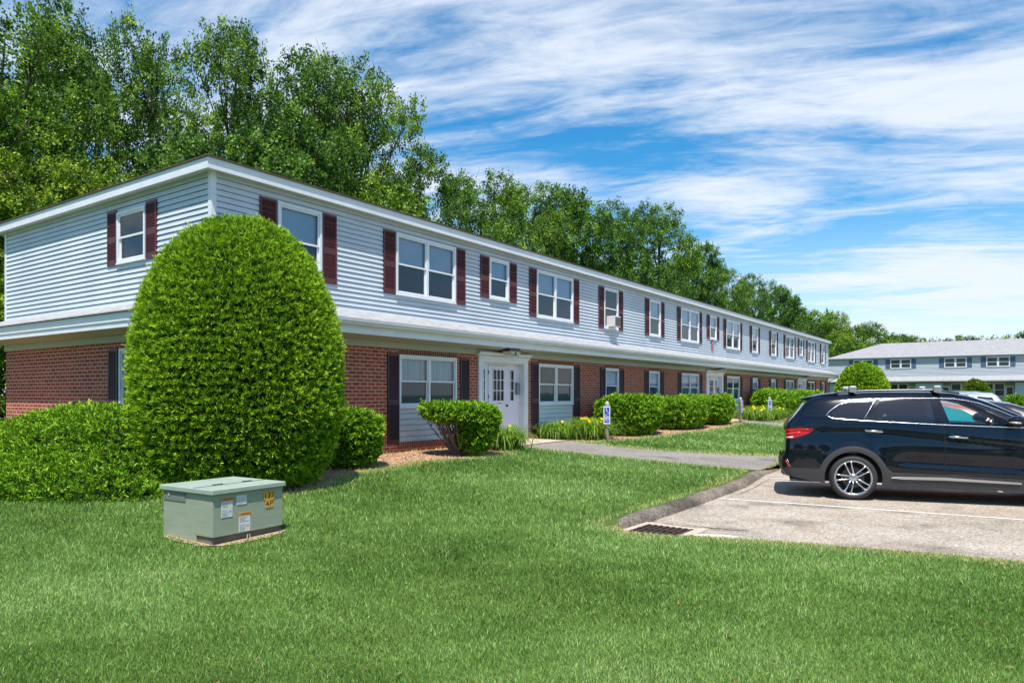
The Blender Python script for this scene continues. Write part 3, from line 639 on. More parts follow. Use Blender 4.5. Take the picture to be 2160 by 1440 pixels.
def sprigs(V,F,n,k,L,w_,m,name,parent,seed,jit=.06,up=.35,spread=.55,sunlit=True,low=-1e9,taper=True,tip=.25):
    r_=np.random.default_rng(seed); A,B,C=V[F[:,0]],V[F[:,1]],V[F[:,2]]; cr=np.cross(B-A,C-A); ar=np.linalg.norm(cr,axis=1); nn=cr/np.maximum(ar[:,None],1e-9)
    p=ar/ar.sum(); n=int(n*1.7); f=r_.choice(len(F),n,p=p); a,b=r_.random(n),r_.random(n); q=a+b>1; a[q],b[q]=1-a[q],1-b[q]
    P=A[f]+(B-A)[f]*a[:,None]+(C-A)[f]*b[:,None]; Nn=nn[f]; fq=2*math.pi/(L*2.6); cn=(np.sin(P[:,0]*fq+1.7*np.sin(P[:,2]*fq*.53))*np.sin(P[:,1]*fq*.93+1.3*np.sin(P[:,0]*fq*.61))+np.sin(P[:,2]*fq*1.15+1.5*np.sin(P[:,1]*fq*.57)))*.5; kp=r_.random(n)<np.clip(.60+.75*cn,.10,1); P,Nn,cn=P[kp],Nn[kp],cn[kp]; n=len(P); dep=r_.normal(size=n)*jit*.7+cn*jit*.6; P=P+Nn*dep[:,None]
    D=unit(Nn+np.array([0,0,up])+r_.normal(size=(n,3))*.35)
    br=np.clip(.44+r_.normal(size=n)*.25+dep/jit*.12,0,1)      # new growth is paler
    P=np.repeat(P,k,0); D=np.repeat(D,k,0); br=np.repeat(br,k)+r_.normal(size=n*k)*.07
    d=unit(D+r_.normal(size=(n*k,3))*spread); st=P+r_.normal(size=(n*k,3))*L*.22
    side=unit(np.cross(d,r_.normal(size=(n*k,3)))); ln=L*r_.uniform(.6,1.25,(n*k,1)); ww=w_*r_.uniform(.7,1.3,(n*k,1))
    q0=st-side*ww*.35; q1=st+side*ww*.35; q2=st+d*ln*.55+side*ww; q3=st+d*ln; q4=st+d*ln*.55-side*ww
    VV=np.stack([q0,q1,q2,q3,q4],1).reshape(-1,3); rn=np.repeat(np.clip(br,0,1),5); rn[3::5]=np.clip(rn[3::5]+tip,0,1)
    return npmesh(name,VV,5,rn,m,parent)
def bush(loc,rx,ry,h,prof,n,k,L,w_,m,label,seed,cat='bush',group=None,rz=0,sub=5,amp=.05,fr=3.,name='bush',skew=None,stems=True,jit=.05,tip=.25,spread=.55):
    o=empty(name,loc,rz,label,cat,group); U,F=ico(sub); V=profile_shape(U,rx,ry,h,prof); V=V*(1+lumps(U,amp,fr,seed)+lumps(U,amp*.5,fr*3,seed+1))[:,None]
    if skew: V=skew(V)
    V[:,2]=np.maximum(V[:,2],.02)
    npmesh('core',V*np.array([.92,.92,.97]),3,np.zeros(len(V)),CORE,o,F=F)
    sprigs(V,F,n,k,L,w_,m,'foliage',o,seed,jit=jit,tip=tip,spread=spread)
    if stems:
        b_=MB(); r_=random.Random(seed)
        for i in range(5): 
            a=r_.uniform(0,6.28); b_.tube([(.05*math.cos(a),.05*math.sin(a),-.15),(rx*.3*math.cos(a),ry*.3*math.sin(a),h*.3)],[.03,.02],6)
        b_.build('trunk',BARK,o)
    return o
EGG=[(0,0,.05),(.06,.45,.025),(.13,.74,.03),(.22,.88,.11),(.34,1,.28),(.46,1,.42),(.56,.98,.545),(.67,.89,.70),(.78,.74,.83),(.87,.56,.92),(.94,.36,.975),(1,0,1)]
BOX=[(0,0,.10),(.07,.55,.09),(.14,.78,.12),(.25,.92,.3),(.45,1,.6),(.65,.99,.80),(.76,.90,.92),(.86,.62,.985),(1,0,1.0)]
DOME=[(0,0,.04),(.08,.7,.03),(.15,.93,.05),(.28,1.0,.18),(.45,.95,.40),(.6,.86,.62),(.75,.68,.82),(.88,.4,.95),(1,0,1)]
def gz(X_,Y_): return float(zt(X_,Y_))
# giant clipped yew
bx,by=-4.13,10.95
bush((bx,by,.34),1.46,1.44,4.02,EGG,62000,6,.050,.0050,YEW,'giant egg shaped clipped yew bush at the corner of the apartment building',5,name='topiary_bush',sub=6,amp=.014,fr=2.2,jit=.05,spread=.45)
# spreading yew mound on the left
hx,hy,_=L2W(-1.75,1.9)
def sk(V): V=V.copy(); V[:,2]*=(1-.45*np.clip((V[:,1]+.6)/3,0,1.2))*(1-.30*np.clip(-V[:,0]/1.6,0,1))*1.04; return V
bush((hx,hy,.16),1.62,3.75,1.22,[(0,0,.03),(.08,.72,.02),(.15,.95,.04),(.28,1.0,.16),(.45,.96,.40),(.6,.87,.66),(.75,.70,.87),(.88,.42,.98),(1,0,1)],52000,5,.055,.0085,YEW2,'broad low yew mound in front of the side brick wall',9,rz=TH,sub=6,amp=.05,fr=2.5,skew=sk,name='spreading_bush')
hedgelab=['clipped hedge bush squeezed between the giant yew and the brick wall','wide clipped hedge bush right behind the nearest blue parking sign','middle clipped hedge bush of the row of three under the siding','last clipped hedge bush of the row of three, beside the second sign post','long clipped hedge bush behind the third sign post','small clipped hedge bush at the far end of the building, past the long one']
def hb(i,lx,ly,rx,ry,h,n,L,w_,z=None,prof=BOX):
    X_,Y_,_=L2W(lx,ly); zg=gz(X_,Y_) if z is None else z
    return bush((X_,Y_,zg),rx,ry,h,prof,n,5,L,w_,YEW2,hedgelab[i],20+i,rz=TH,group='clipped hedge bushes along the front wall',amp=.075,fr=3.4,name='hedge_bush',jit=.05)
hb(0,1.95,-1.15,.64,.66,1.0,8000,.06,.010)
hb(1,13.95,-1.15,1.52,.85,1.12,11000,.08,.015)
hb(2,18.2,-1.1,1.85,.82,1.11,10000,.085,.017)
hb(3,22.0,-.95,1.55,.80,1.09,8000,.09,.02)
hb(4,33.0,-.9,3.7,.75,1.28,10000,.12,.026)
hb(5,38.9,-1.0,2.9,.8,1.28,6000,.13,.03)
# vase shaped bush with bare stems
vx,vy,_=L2W(5.03,-1.35); vz=gz(vx,vy)
vb=empty('vase_bush',(vx,vy,vz),0,'flat topped vase shaped bush with bare twiggy stems beside the white entrance door','bush')
U,F_=ico(5); V=profile_shape(U,.82,.68,1.0,[(0,0,.0),(.12,.6,.0),(.3,.88,.1),(.5,1,.5),(.75,.96,.85),(1,0,1)]); V*= (1+lumps(U,.05,4,3))[:,None]
V1=V*np.array([1,1,.27])+np.array([.0,0,.81]); V1[:,2]+= -.05*V1[:,0]
U,F_=ico(5); V2=profile_shape(U,.43,.52,.90,[(0,0,.0),(.12,.45,.0),(.3,.72,.15),(.5,.92,.5),(.75,1,.9),(1,0,1)]); V2*= (1+lumps(U,.07,4,8))[:,None]; V2=V2+np.array([.33,.05,.12]); V2[:,0]+=(V2[:,2]-.2)*.12
VA=np.r_[V1,V2]; FA=np.r_[F_,F_+len(V1)]
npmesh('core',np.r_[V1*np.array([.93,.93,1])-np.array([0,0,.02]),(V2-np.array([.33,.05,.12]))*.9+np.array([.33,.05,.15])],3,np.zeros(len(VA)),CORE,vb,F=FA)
sprigs(VA,FA,9500,5,.062,.011,YEW2,'foliage',vb,31,jit=.05)
m=MB(); r_=random.Random(4)
for i in range(40):
    a=r_.uniform(1.9,4.9); rr=r_.uniform(.25,.80); ex_=rr*math.cos(a); ey=rr*.8*math.sin(a); P=[Vector((r_.uniform(-.08,.08)-.02,r_.uniform(-.06,.06),-.05))]
    e_=Vector((ex_,ey,.84))
    for j in range(1,6): t=j/5; p=P[0].lerp(e_,t); p.z=.84*t**1.25; p+=Vector((r_.uniform(-1,1),r_.uniform(-1,1),0))*.035; P.append(p)
    m.tube(P,[.016,.014,.011,.009,.007,.005],5)
    for j in range(3,6):
        for s_ in range(2): q=P[j]+Vector((r_.uniform(-.16,.16),r_.uniform(-.16,.16),r_.uniform(.05,.2))); m.tube([P[j],q],[.006,.003],4)
m.build('stem',mat('twig bark',(.22,.17,.15),.9,build=noisy(20,.4)),vb)
# far topiaries
def far_bush(X_,Y_,r,h,lab,m,n,L,w_,seed,prof=EGG): return bush((X_,Y_,gz(X_,Y_)),r,r,h,prof,n,4,L,w_,m,lab,seed,name='topiary_bush' if prof is not BOX else 'round_bush',amp=.03,fr=3,jit=.06)
CONE=[(0,0,.04),(.08,.75,.02),(.15,.97,.05),(.3,1,.2),(.45,.92,.42),(.6,.80,.64),(.75,.60,.84),(.88,.35,.95),(1,0,1)]
far_bush(26.3,54.,1.95,3.62,'large rounded yew bush past the end of the brick building',YEW,15000,.15,.028,41,CONE)
far_bush(42.3,65.5,1.18,2.75,'yellow green domed bush in front of the pale blue building',YEW3,4500,.24,.05,42,CONE)
far_bush(44.2,63.,.70,1.32,'low round green bush at the right edge by the pale blue building',YEW2,3000,.2,.045,43,BOX)
# daylilies
LILY=mat('daylily leaves',build=attrcol([(.04,.10,.008),(.10,.22,.015),(.20,.36,.03),(.40,.50,.10)],.35,.4,.4)); PET=mat('yellow petals',(.86,.62,.02),.5); PETO=mat('pale orange petals',(.82,.50,.12),.5)
def lily(lx,ly,r,h,n,nf,label,seed,hw=.014,pet=PET,fs=.05):
    X_,Y_,_=L2W(lx,ly); o=empty('daylily_clump',(X_,Y_,gz(X_,Y_)),0,label,'plant','daylily clumps by the entrances'); q=np.random.default_rng(seed)
    base=q.normal(size=(n,2))*r*.35; ang=q.uniform(0,2*math.pi,n); L=h*q.uniform(.8,1.35,n); out_=r*q.uniform(.5,1.4,n); S=7
    t=np.linspace(0,1,S)[None,:]; hx_=np.cos(ang)[:,None]; hy_=np.sin(ang)[:,None]
    X1=base[:,:1]+hx_*out_[:,None]*t**1.1; Y1=base[:,1:]+hy_*out_[:,None]*t**1.1; Z1=L[:,None]*(t*2.9-t**2*q.uniform(1.9,2.95,(n,1)))*.98; Z1=np.maximum(Z1,.01)
    wv=hw*np.clip(1.15-t**1.6,.08,1)*q.uniform(.7,1.2,(n,1)); A=np.stack([X1-hy_*wv,Y1+hx_*wv,Z1],2); B=np.stack([X1+hy_*wv,Y1-hx_*wv,Z1],2)
    VV=np.stack([A,B],2).reshape(n,-1,3); idx=np.arange(n)[:,None]*(2*S); Fq=[]
    for i in range(S-1): Fq.append(np.stack([idx[:,0]+2*i,idx[:,0]+2*i+1,idx[:,0]+2*i+3,idx[:,0]+2*i+2],1))
    rn=np.repeat(np.clip(q.normal(.5,.22,n),0,1),2*S)
    npmesh('leaves',VV.reshape(-1,3),4,rn,LILY,o,F=np.concatenate(Fq))
    rr=random.Random(seed); stm=MB()
    for i in range(nf):
        a=rr.uniform(0,6.28); d=rr.uniform(.1,.8)*r; px,py=d*math.cos(a),d*math.sin(a)-.1; pz=h*rr.uniform(.95,1.25)
        stm.tube([(px*.4,py*.4,.1),(px*.8,py*.8,pz*.7),(px,py,pz)],.004,4); f=MB(); fa=rr.uniform(0,6.28); tilt=Vector((rr.uniform(-.5,.5),-.6,.6)).normalized(); M_=tilt.to_track_quat('Z','Y').to_matrix()
        for k in range(6):
            t=fa+k*math.pi/3; c_,s_=math.cos(t),math.sin(t); pp=[(0,0,0),(fs*.55*c_-fs*.3*s_,fs*.55*s_+fs*.3*c_,fs*.55),(fs*1.15*c_,fs*1.15*s_,fs*.5),(fs*.55*c_+fs*.3*s_,fs*.55*s_-fs*.3*c_,fs*.55)]
            f.add([tuple(M_@Vector(v_)+Vector((px,py,pz))) for v_ in pp],[(0,1,2,3)])
        f.build('flower',pet,o)
    if nf: stm.build('stalk',mat('lily stalk',(.12,.2,.04),.6),o)
    return o
lily(6.95,-1.15,.58,.44,620,4,'daylily clump with few flowers between the vase bush and the entrance door',61,pet=PETO,fs=.045)
lily(10.45,-.6,.55,.40,560,1,'almost flowerless daylily clump right of the entrance, under the double window',62)
lily(11.35,-1.1,.70,.46,760,13,'fullest daylily clump with many yellow flowers left of the nearest sign',63,fs=.05)
lily(26.9,-1.3,.8,.46,560,6,'yellow daylily clump just right of the second sign post',64,.015,fs=.06)
lily(28.2,-1.15,.85,.5,620,9,'middle yellow daylily clump between the second and third sign posts',65,.015,fs=.06)
lily(29.4,-1.5,.75,.46,520,5,'yellow daylily clump at the foot of the third sign post',66,.016,fs=.06)

# ------------------------------------------------------------------ sign posts
WOOD=mat('weathered wood',(.26,.215,.16),.85,0,.2,noisy(10,.3,.4,40,(1,1,.15))); PCAP=mat('mossy post top',(.42,.45,.33),.85,build=noisy(20,.25))
SGW=mat('sign white',(.68,.72,.80),.4); SGB=mat('sign blue',(.02,.045,.42),.4)
def make_post():
    o=empty('parking_sign_post'); m=MB(); m.lathe([(.06,-.1),(.062,.95)],14); m.build('post',WOOD,o,smooth=True)
    m=MB(); m.lathe([(.062,.95),(.054,.965),(.054,.975),(.0625,.985),(.062,1.06),(.05,1.10),(.028,1.125),(0,1.13)],14); m.build('post_top',PCAP,o,smooth=True)
    s_=MB(); n=[]; W_,H_,r=.095,.255,.025
    for cx_,cz,a0 in ((W_-r,-H_+r,-90),(W_-r,H_-r,0),(-W_+r,H_-r,90),(-W_+r,-H_+r,180)):
        for k in range(5): a=R(a0+k*22.5); n.append((cx_+r*math.cos(a),cz+r*math.sin(a)))
    k=len(n); s_.add([(a,-.068,.735+z) for a,z in n]+[(a,-.072,.735+z) for a,z in n],[tuple(range(k))[::-1],tuple(range(k,2*k))]+[(i,(i+1)%k,k+(i+1)%k,k+i) for i in range(k)])
    b=s_.build('sign_board',SGW,o,fix=True)
    MB().box((-.07,-.0745,.715),(.07,-.0725,.955)).build('blue_field',SGB,b); MB().box((-.07,-.0745,.52),(.07,-.0725,.615)).build('blue_field',SGB,b)
    w=MB(); y=-.077
    w.lathe([(.0,-.001),(.018,-.001),(.018,.001),(0,.001)],14,'y',(-.012,y,.925))
    w.tube([(-.012,y,.90),(-.010,y,.835),(.03,y,.835),(.042,y,.775),(.058,y,.78)],.0085,6); w.tube([(-.01,y,.875),(.025,y,.872)],.007,6)
    w.tube([(-.030+.048*math.cos(t),y,.79+.048*math.sin(t)) for t in [R(a) for a in range(120,351,14)]],.0075,6)
    w.build('wheelchair_symbol',SGW,b)
    text('PARKING',.036,SGB,b,(0,-.0755,.685),(R(90),0,0)); text('HANDICAPPED',.022,SGB,b,(0,-.0755,.645),(R(90),0,0)); text('ONLY',.055,SGW,b,(0,-.0765,.567),(R(90),0,0))
    return o
pp=make_post()
for i,(lx,ly,rz,lab) in enumerate(((11.05,-1.85,-.25,'blue handicapped parking sign on wooden post, nearest of the sign posts'),(23.55,-1.75,TH-.1,'wooden sign post seen edge on beside the last bush of the hedge row'),(28.0,-1.75,.0,'farthest blue parking sign post, in front of the long hedge bush'))):
    o=pp if i==0 else copy_tree(pp); X_,Y_,_=L2W(lx,ly); o.location=(X_,Y_,gz(X_,Y_)); o.rotation_euler=(0,0,rz); tag(o,lab,'sign post','sign posts along the front beds')
# ------------------------------------------------------------------ transformer cabinet
TG=mat('cabinet green paint',(.29,.33,.245),.5,build=noisy(3,.10,0,40,(1,1,6))); TGL=mat('cabinet lid paint',(.31,.38,.31),.5,build=noisy(4,.12))
tr=empty('utility_box',(-3.04,7.29,.105),R(57.5),'square pale green electrical cabinet with warning stickers on the front lawn','utility box')
# local x = right face length, local y = left face length ; corner at origin nearest the camera
def TB(name,a,b_,m,par=tr,bev=.006): return MB().box(a,b_).build(name,m,par,bevel=bev)
TB('base',(.035,.06,-.12),(.89,.86,.15),mat('cabinet base',(.16,.135,.105),.8,build=noisy(8,.2)))
sg=MB(); sg.extrude([(.0,.11),(.0,.565),(.80,.565),(.80,-.1),(.30,-.1),(.30,.11)][::-1],'x',.02,.035)
m=MB(); m.extrude([(.02,.135),(.30,.135),(.30,-.12),(.88,-.12),(.88,.57),(.02,.57)],'x',.018,.90); cab=m.build('cabinet',TG,tr,bevel=.005,fix=True)
TB('lid',(-.012,-.012,.572),(.92,.91,.625),TGL,tr,.008)
m=MB(); m.box((-.0,.31,.626),(.91,.318,.629)); m.box((.25,.34,.626),(.37,.36,.634)); m.box((.62,.34,.626),(.74,.36,.634)); m.build('lid_hinge',mat('dark hinge',(.05,.06,.055),.6),tr)
TB('side_plate',(.010,.48,.47),(.0175,.87,.568),mat('plate grey',(.16,.18,.155),.6),tr,0)
m=MB(); m.lathe([(0,-.002),(.018,-.002),(.018,.002),(0,.002)],12,'z'); q=m.build('bolt',mat('pale metal',(.6,.58,.5),.4,.5),tr); q.rotation_euler=(0,R(90),0); q.location=(.006,.76,.53)
ORG=mat('orange sticker',(.75,.25,.03),.5); PAP=mat('sticker white',(.62,.62,.60),.6,build=noisy(9,.05)); PRT=mat('sticker print',(.35,.35,.36),.7); BLK=mat('black print',(.015,.012,.01),.6)
def sticker(x0,z0,w_,h,par=cab,warn=True):
    y=.0175; s_=MB().box((x0,y-.002,z0),(x0+w_,y,z0+h)).build('sticker',PAP,tr)
    if warn:
        MB().box((x0-.003,y-.0035,z0+h-.032),(x0+w_+.003,y-.0022,z0+h+.003)).build('header',ORG,s_)
        text('WARNING',.026,BLK,s_,(x0+w_*.58,y-.004,z0+h-.015),(R(90),0,0),ext=.0004)
        p=MB(); r_=random.Random(int(x0*1000))
        for i in range(4): p.box((x0+.012,y-.0034,z0+h-.05-i*.014),(x0+w_*r_.uniform(.5,.9),y-.0022,z0+h-.046-i*.014))
        for i in range(4): p.box((x0+.012,y-.0034,z0+.012+i*.014),(x0+w_*.5,y-.0022,z0+.016+i*.014))
        p.box((x0+.01,y-.0034,z0+.072),(x0+w_*.55,y-.0022,z0+.076))
        p.tube([(x0+w_*.75+.02*math.cos(t),y-.003,z0+.045+.025*math.sin(t)) for t in [R(a) for a in range(-30,211,30)]],.0025,4)
        p.build('print',PRT,s_)
    else:
        p=MB(); r_=random.Random(5)
        for i in range(4): p.box((x0+.01,y-.0034,z0+.012+i*.016),(x0+w_*r_.uniform(.3,.8),y-.0022,z0+.016+i*.016))
        p.build('print',mat('pale print',(.45,.47,.55),.7),s_)
    return s_
sticker(.115,.325,.135,.20); sticker(.295,.435,.13,.10,warn=False); sticker(.325,.145,.145,.20)
for i,(ch,x,z) in enumerate((('1',.665,.49),('3',.713,.49),('7',.761,.49),('4',.69,.40),('P',.740,.40))):
    s_=MB().box((x-.0235,.0145,z-.043),(x+.0235,.0165,z+.043)).build('number_tile',mat('orange tile',(.72,.36,.03),.5),tr); text(ch,.088,BLK,s_,(x,.0135,z),(R(90),0,0),ext=.0006)
m=MB(); m.tube([(.43,.012,.11),(.42,.006,.07),(.43,.006,.055)],.005,6); m.tube([(.455,.012,.11),(.46,.006,.07),(.45,.006,.055)],.005,6); m.box((.405,-.002,.028),(.475,.014,.058)); m.build('padlock',mat('pale metal',(.6,.58,.5),.4,.5),tr)
BSOIL=mat('bare soil',(.36,.25,.15),.95,build=noisy(20,.3,.6))
_cx,_cy=-3.04+.46*math.cos(R(57.5))-.42*math.sin(R(57.5)),7.29+.46*math.sin(R(57.5))+.42*math.cos(R(57.5))
_v=[];_n=40;_rr=random.Random(3)
for i in range(_n+1):
    t=2*math.pi*i/_n; k=1+_rr.uniform(-.05,.05) if i<_n else 1
    for f in (0,.75,1): a=.545*k*f*math.copysign(abs(math.cos(t))**.6,math.cos(t)); c_=.50*k*f*math.copysign(abs(math.sin(t))**.6,math.sin(t)); x_=_cx+a*math.cos(R(57.5))-c_*math.sin(R(57.5)); y_=_cy+a*math.sin(R(57.5))+c_*math.cos(R(57.5)); _v.append((x_,y_,gz(x_,y_)+.012))
b=MB(); b.add(_v,[q for i in range(_n) for q in ((3*i,3*i+1,3*i+4,3*i+3),(3*i+1,3*i+2,3*i+5,3*i+4))]); o=b.build('bare_soil',BSOIL); o['kind']='structure'
# ------------------------------------------------------------------ cars
CHR=mat('chrome',(.62,.63,.66),.15,1.0); PLA=mat('dark cladding plastic',(.045,.045,.048),.55); TYR=mat('tyre rubber',(.028,.028,.028),.75,build=noisy(8,.2,.3,90)); RIM=mat('alloy rim',(.62,.62,.63),.25,1.0)
RIMD=mat('brake steel',(.08,.075,.07),.5,.7); BLKP=mat('black paint plastic',(.006,.006,.008),.08); REDL=mat('tail light red',(.42,.008,.012),.12); REDB=mat('tail light bright red',(.62,.03,.02),.15); WLENS=mat('white lens',(.70,.60,.58),.15)
GDK=glassmat('dark tinted glass',(.018,.022,.03),.05); GCL=glassmat('green tinted glass',(.80,.93,.92),.0); INT=mat('car interior',(.03,.03,.032),.8)
def paint(name,c,coat=1.0,rough=.25,metal=.0):
    m=mat(name,c,rough,metal); b=m.node_tree.nodes['Principled BSDF']; b.inputs['Coat Weight'].default_value=coat; b.inputs['Coat Roughness'].default_value=.02; return m
def arc(cx_,cz,r,a0,a1,n): return [(cx_+r*math.cos(R(a0+(a1-a0)*i/n)),cz+r*math.sin(R(a0+(a1-a0)*i/n))) for i in range(n+1)]
def make_wheel(parent,x,side,Rt=.36,Rr=.275,yv=.80,spokes=True):
    """side=-1: near side (outer face towards -y)"""
    o=empty('wheel',(x,side*yv,Rt)); o.parent=parent; sg_=side
    t=MB(); w2=.115; prof=[(Rr-.02,-w2*.8),(Rr+.012,-w2*.98),(Rr+.05,-w2*1.02),(Rt-.03,-w2*.97),(Rt-.008,-w2*.82),(Rt,-w2*.5),(Rt,w2*.5),(Rt-.008,w2*.82),(Rt-.03,w2),(Rr,w2*.9)]
    t.lathe([(r,h*(-sg_)) for r,h in prof],40,'y'); t.build('tyre',TYR,o,smooth=True,fix=True)
    y0=sg_*w2
    m=MB(); m.lathe([(Rr+.008,y0*.98),(Rr-.004,y0*1.0),(Rr-.018,y0*.93),(Rr-.03,y0*.5),(Rr-.035,-y0*.8)],40,'y')
    if spokes:
        for k in range(5):
            a0=R(108+72*k)
            for sgn in (-1,1):
                ca,sa=math.cos(a0),math.sin(a0); P=[]
                for rr,off,dy in ((.045,.022,.62),(.10,.030,.80),(.20,.040,.88),(Rr-.012,.052,.92)):
                    P.append((rr*ca-sgn*off*sa,y0*dy,rr*sa+sgn*off*ca))
                m.tube(P,[.017,.014,.013,.016],6)
        m.lathe([(0,y0*.90),(.03,y0*.90),(.062,y0*.80),(.075,y0*.6),(.06,y0*.3)],20,'y')
    else:
        for k in range(10):
            a0=R(36*k); m.tube([(.03*math.cos(a0),y0*.8,.03*math.sin(a0)),((Rr-.01)*math.cos(a0),y0*.9,(Rr-.01)*math.sin(a0))],.014,5)
    m.build('rim',RIM,o,smooth=True,fix=False)
    m=MB(); m.lathe([(0,y0*.25),(.17,y0*.25),(.17,y0*.15),(0,y0*.15)],28,'y'); m.build('brake_disc',RIMD,o)
    m=MB(); m.lathe([(0,-y0*.3),(Rr,-y0*.3)],28,'y'); m.build('wheel_back',DARK,o)
    if spokes:
        m=MB()
        for k in range(5): a=R(108+36+72*k); m.lathe([(0,y0*.86),(.009,y0*.86),(.009,y0*.7)],8,'y',(.042*math.cos(a),0,.042*math.sin(a)))
        m.build('lug_nut',RIMD,o)
    return o
class Car:
    def __init__(s,root,outline,top,W_,belt,wheels,arch,step,tumble=.40,crease=None,kick=None,rad=.085):
        s.root=root; s.out=outline; s.top=top; s.W=W_; s.belt=belt; s.wh=wheels; s.arch=arch; s.step=step; s.tumble=tumble; s.crease=crease; s.kick=kick; s.rad=rad
        s.x0=min(p[0] for p in outline); s.x1=max(p[0] for p in outline)
    def y(s,x,z):
        x=np.asarray(x,float); z=np.asarray(z,float); W_=s.W
        bz=np.interp(x,[s.x0,s.x1],[s.belt[0],s.belt[1]])
        y=W_-.055*((z-.72)/.45)**2*(z<.72)-.05*((z-.72)/.5)**2*(z>=.72)
        y=np.where(z>bz,y-(z-bz)*s.tumble,y)
        y=y-.16*np.clip((s.x0+.75-x)/.75,0,1)**2.2-.20*np.clip((x-s.x1+.9)/.9,0,1)**2
        if s.crease:
            cz=np.interp(x,[p[0] for p in s.crease],[p[1] for p in s.crease]); d=(cz-z); y=y-.016*sst(d/.035)*(1-sst((d-.05)/.30))
        if s.kick:
            kz=np.interp(x,[p[0] for p in s.kick],[p[1] for p in s.kick]); fade=sst((x-.45)/.4)*sst((2.6-x)/.4); y=y-.030*fade*sst((z-kz+.01)/.05)*(1-sst((z-kz-.06)/.28))
        for wx in s.wh:
            dd=np.hypot(x-wx,z-s.arch[1]); y=y+.016*np.exp(-((dd-s.arch[0]-.05)/.07)**2)
        sh_=np.shape(x); d=dists(np.ravel(x),np.ravel(z),s.top,False).reshape(sh_); q=np.clip(1-d/s.rad,0,1); y=y-s.rad*.55*(1-np.sqrt(np.maximum(1-q*q,0)))
        return y
    def panels(s,polys,default):
        """polys: list of (key, polygon); faces outside all get `default`; outside the outline or inside an arch are dropped. Returns dict key->(pts,tris)"""
        pts=[];edges=[]
        def addl(P,closed=True,st=None):
            st=st or s.step; s0=len(pts); q=[]; n=len(P)
            for i in range(n if closed else n-1):
                a=Vector(P[i]);b=Vector(P[(i+1)%n]); k=max(1,int(round((b-a).length/st)))
                for j in range(k): q.append(a.lerp(b,j/k))
            if not closed: q.append(Vector(P[-1]))
            pts.extend(q); m=len(q); edges.extend((s0+i,s0+(i+1)%m) for i in range(m if closed else m-1))
        addl(s.out); arches=[arc(wx,s.arch[1],s.arch[0],-40,220,30) for wx in s.wh]
        for a in arches: addl(a,False,.03)
        for k,P in polys: addl(P)
        x=s.x0
        zs=np.arange(.2,1.85,s.step)
        for ix,x in enumerate(np.arange(s.x0,s.x1,s.step)):
            for z in zs:
                if pip(x,z,s.out): pts.append(Vector((x+.003*math.sin(z*50),z+(s.step/2 if ix%2 else 0))))
        ov,oe,of,_,_,_=delaunay_2d_cdt(pts,edges,[],0,1e-5); res={}
        ax=np.array([p.x for p in ov]); az=np.array([p.y for p in ov]); F_=np.array([f for f in of if len(f)==3]); cx_=ax[F_].mean(1); cz=az[F_].mean(1)
        ok=pips(cx_,cz,s.out)
        for wx in s.wh: ok&=np.hypot(cx_-wx,cz-s.arch[1])>s.arch[0]-.001
        key=np.full(len(F_),'',dtype=object); key[:]=default
        for k,P in reversed(polys): key[pips(cx_,cz,P)]=k
        key[~ok]=None; s.ax,s.az,s.F,s.key=ax,az,F_,key; s.yy=s.y(ax,az)
    def part(s,key,side,name,m,parent,dy=0,smooth=True):
        idx=np.array([k==key for k in s.key]); fs=s.F[idx]
        if len(fs)==0: return None
        u_,inv=np.unique(fs,return_inverse=True); inv=inv.reshape(fs.shape); V=np.c_[s.ax[u_],side*(s.yy[u_]+dy),s.az[u_]]
        if side<0: pass
        else: inv=inv[:,::-1]
        o=npmesh(name,V,3,np.zeros(len(V)),m,parent,F=inv)
        if smooth: o.data.polygons.foreach_set('use_smooth',[True]*len(o.data.polygons))
        return o
    def cross(s,pts_,name,m,parent,bulge=.04,n=10,smooth=True,off=0):
        """strip joining both sides along a piece of the outline"""
        P=[Vector(p) for p in pts_]; Q=[]
        for i in range(len(P)-1):
            k=max(1,int(round((P[i+1]-P[i]).length/.05)))
            for j in range(k): Q.append(P[i].lerp(P[i+1],j/k))
        Q.append(P[-1]); b=MB(); ys=s.y([q.x for q in Q],[q.y for q in Q])
        for i,q in enumerate(Q):
            d=(Q[min(i+1,len(Q)-1)]-Q[max(i-1,0)]).normalized(); nn=Vector((-d.y,d.x))
            for j in range(n+1):
                t=-1+2*j/n; e=(1-abs(t)**2.6)*bulge+off; b.v.append((q.x+nn.x*e,t*ys[i],q.y+nn.y*e))
        for i in range(len(Q)-1):
            for j in range(n): b.f.append((i*(n+1)+j,i*(n+1)+j+1,(i+1)*(n+1)+j+1,(i+1)*(n+1)+j))
        return b.build(name,m,parent,smooth=smooth)
    def along(s,pts_,r,name,m,parent,side=-1,off=.004,seg=5,closed=False):
        P=[Vector(p) for p in pts_]; Q=[]
        for i in range(len(P)-1):
            k=max(1,int(round((P[i+1]-P[i]).length/.05)))
            for j in range(k): Q.append(P[i].lerp(P[i+1],j/k))
        Q.append(P[-1]); ys=s.y([q.x for q in Q],[q.y for q in Q])+off
        b=MB(); b.tube([(q.x,side*ys[i],q.y) for i,q in enumerate(Q)],r,seg); return b.build(name,m,parent,smooth=True)
# --- black SUV --------------------------------------------------------
BP=paint('black car paint',(.004,.0065,.013),0,.045)  # slight navy in the black stands for reflected sky
suv=empty('parked_car',(5.50,11.58,0),R(-20),'glossy black family car seen side on with silver roof bar ends, nearest in the lot','car')
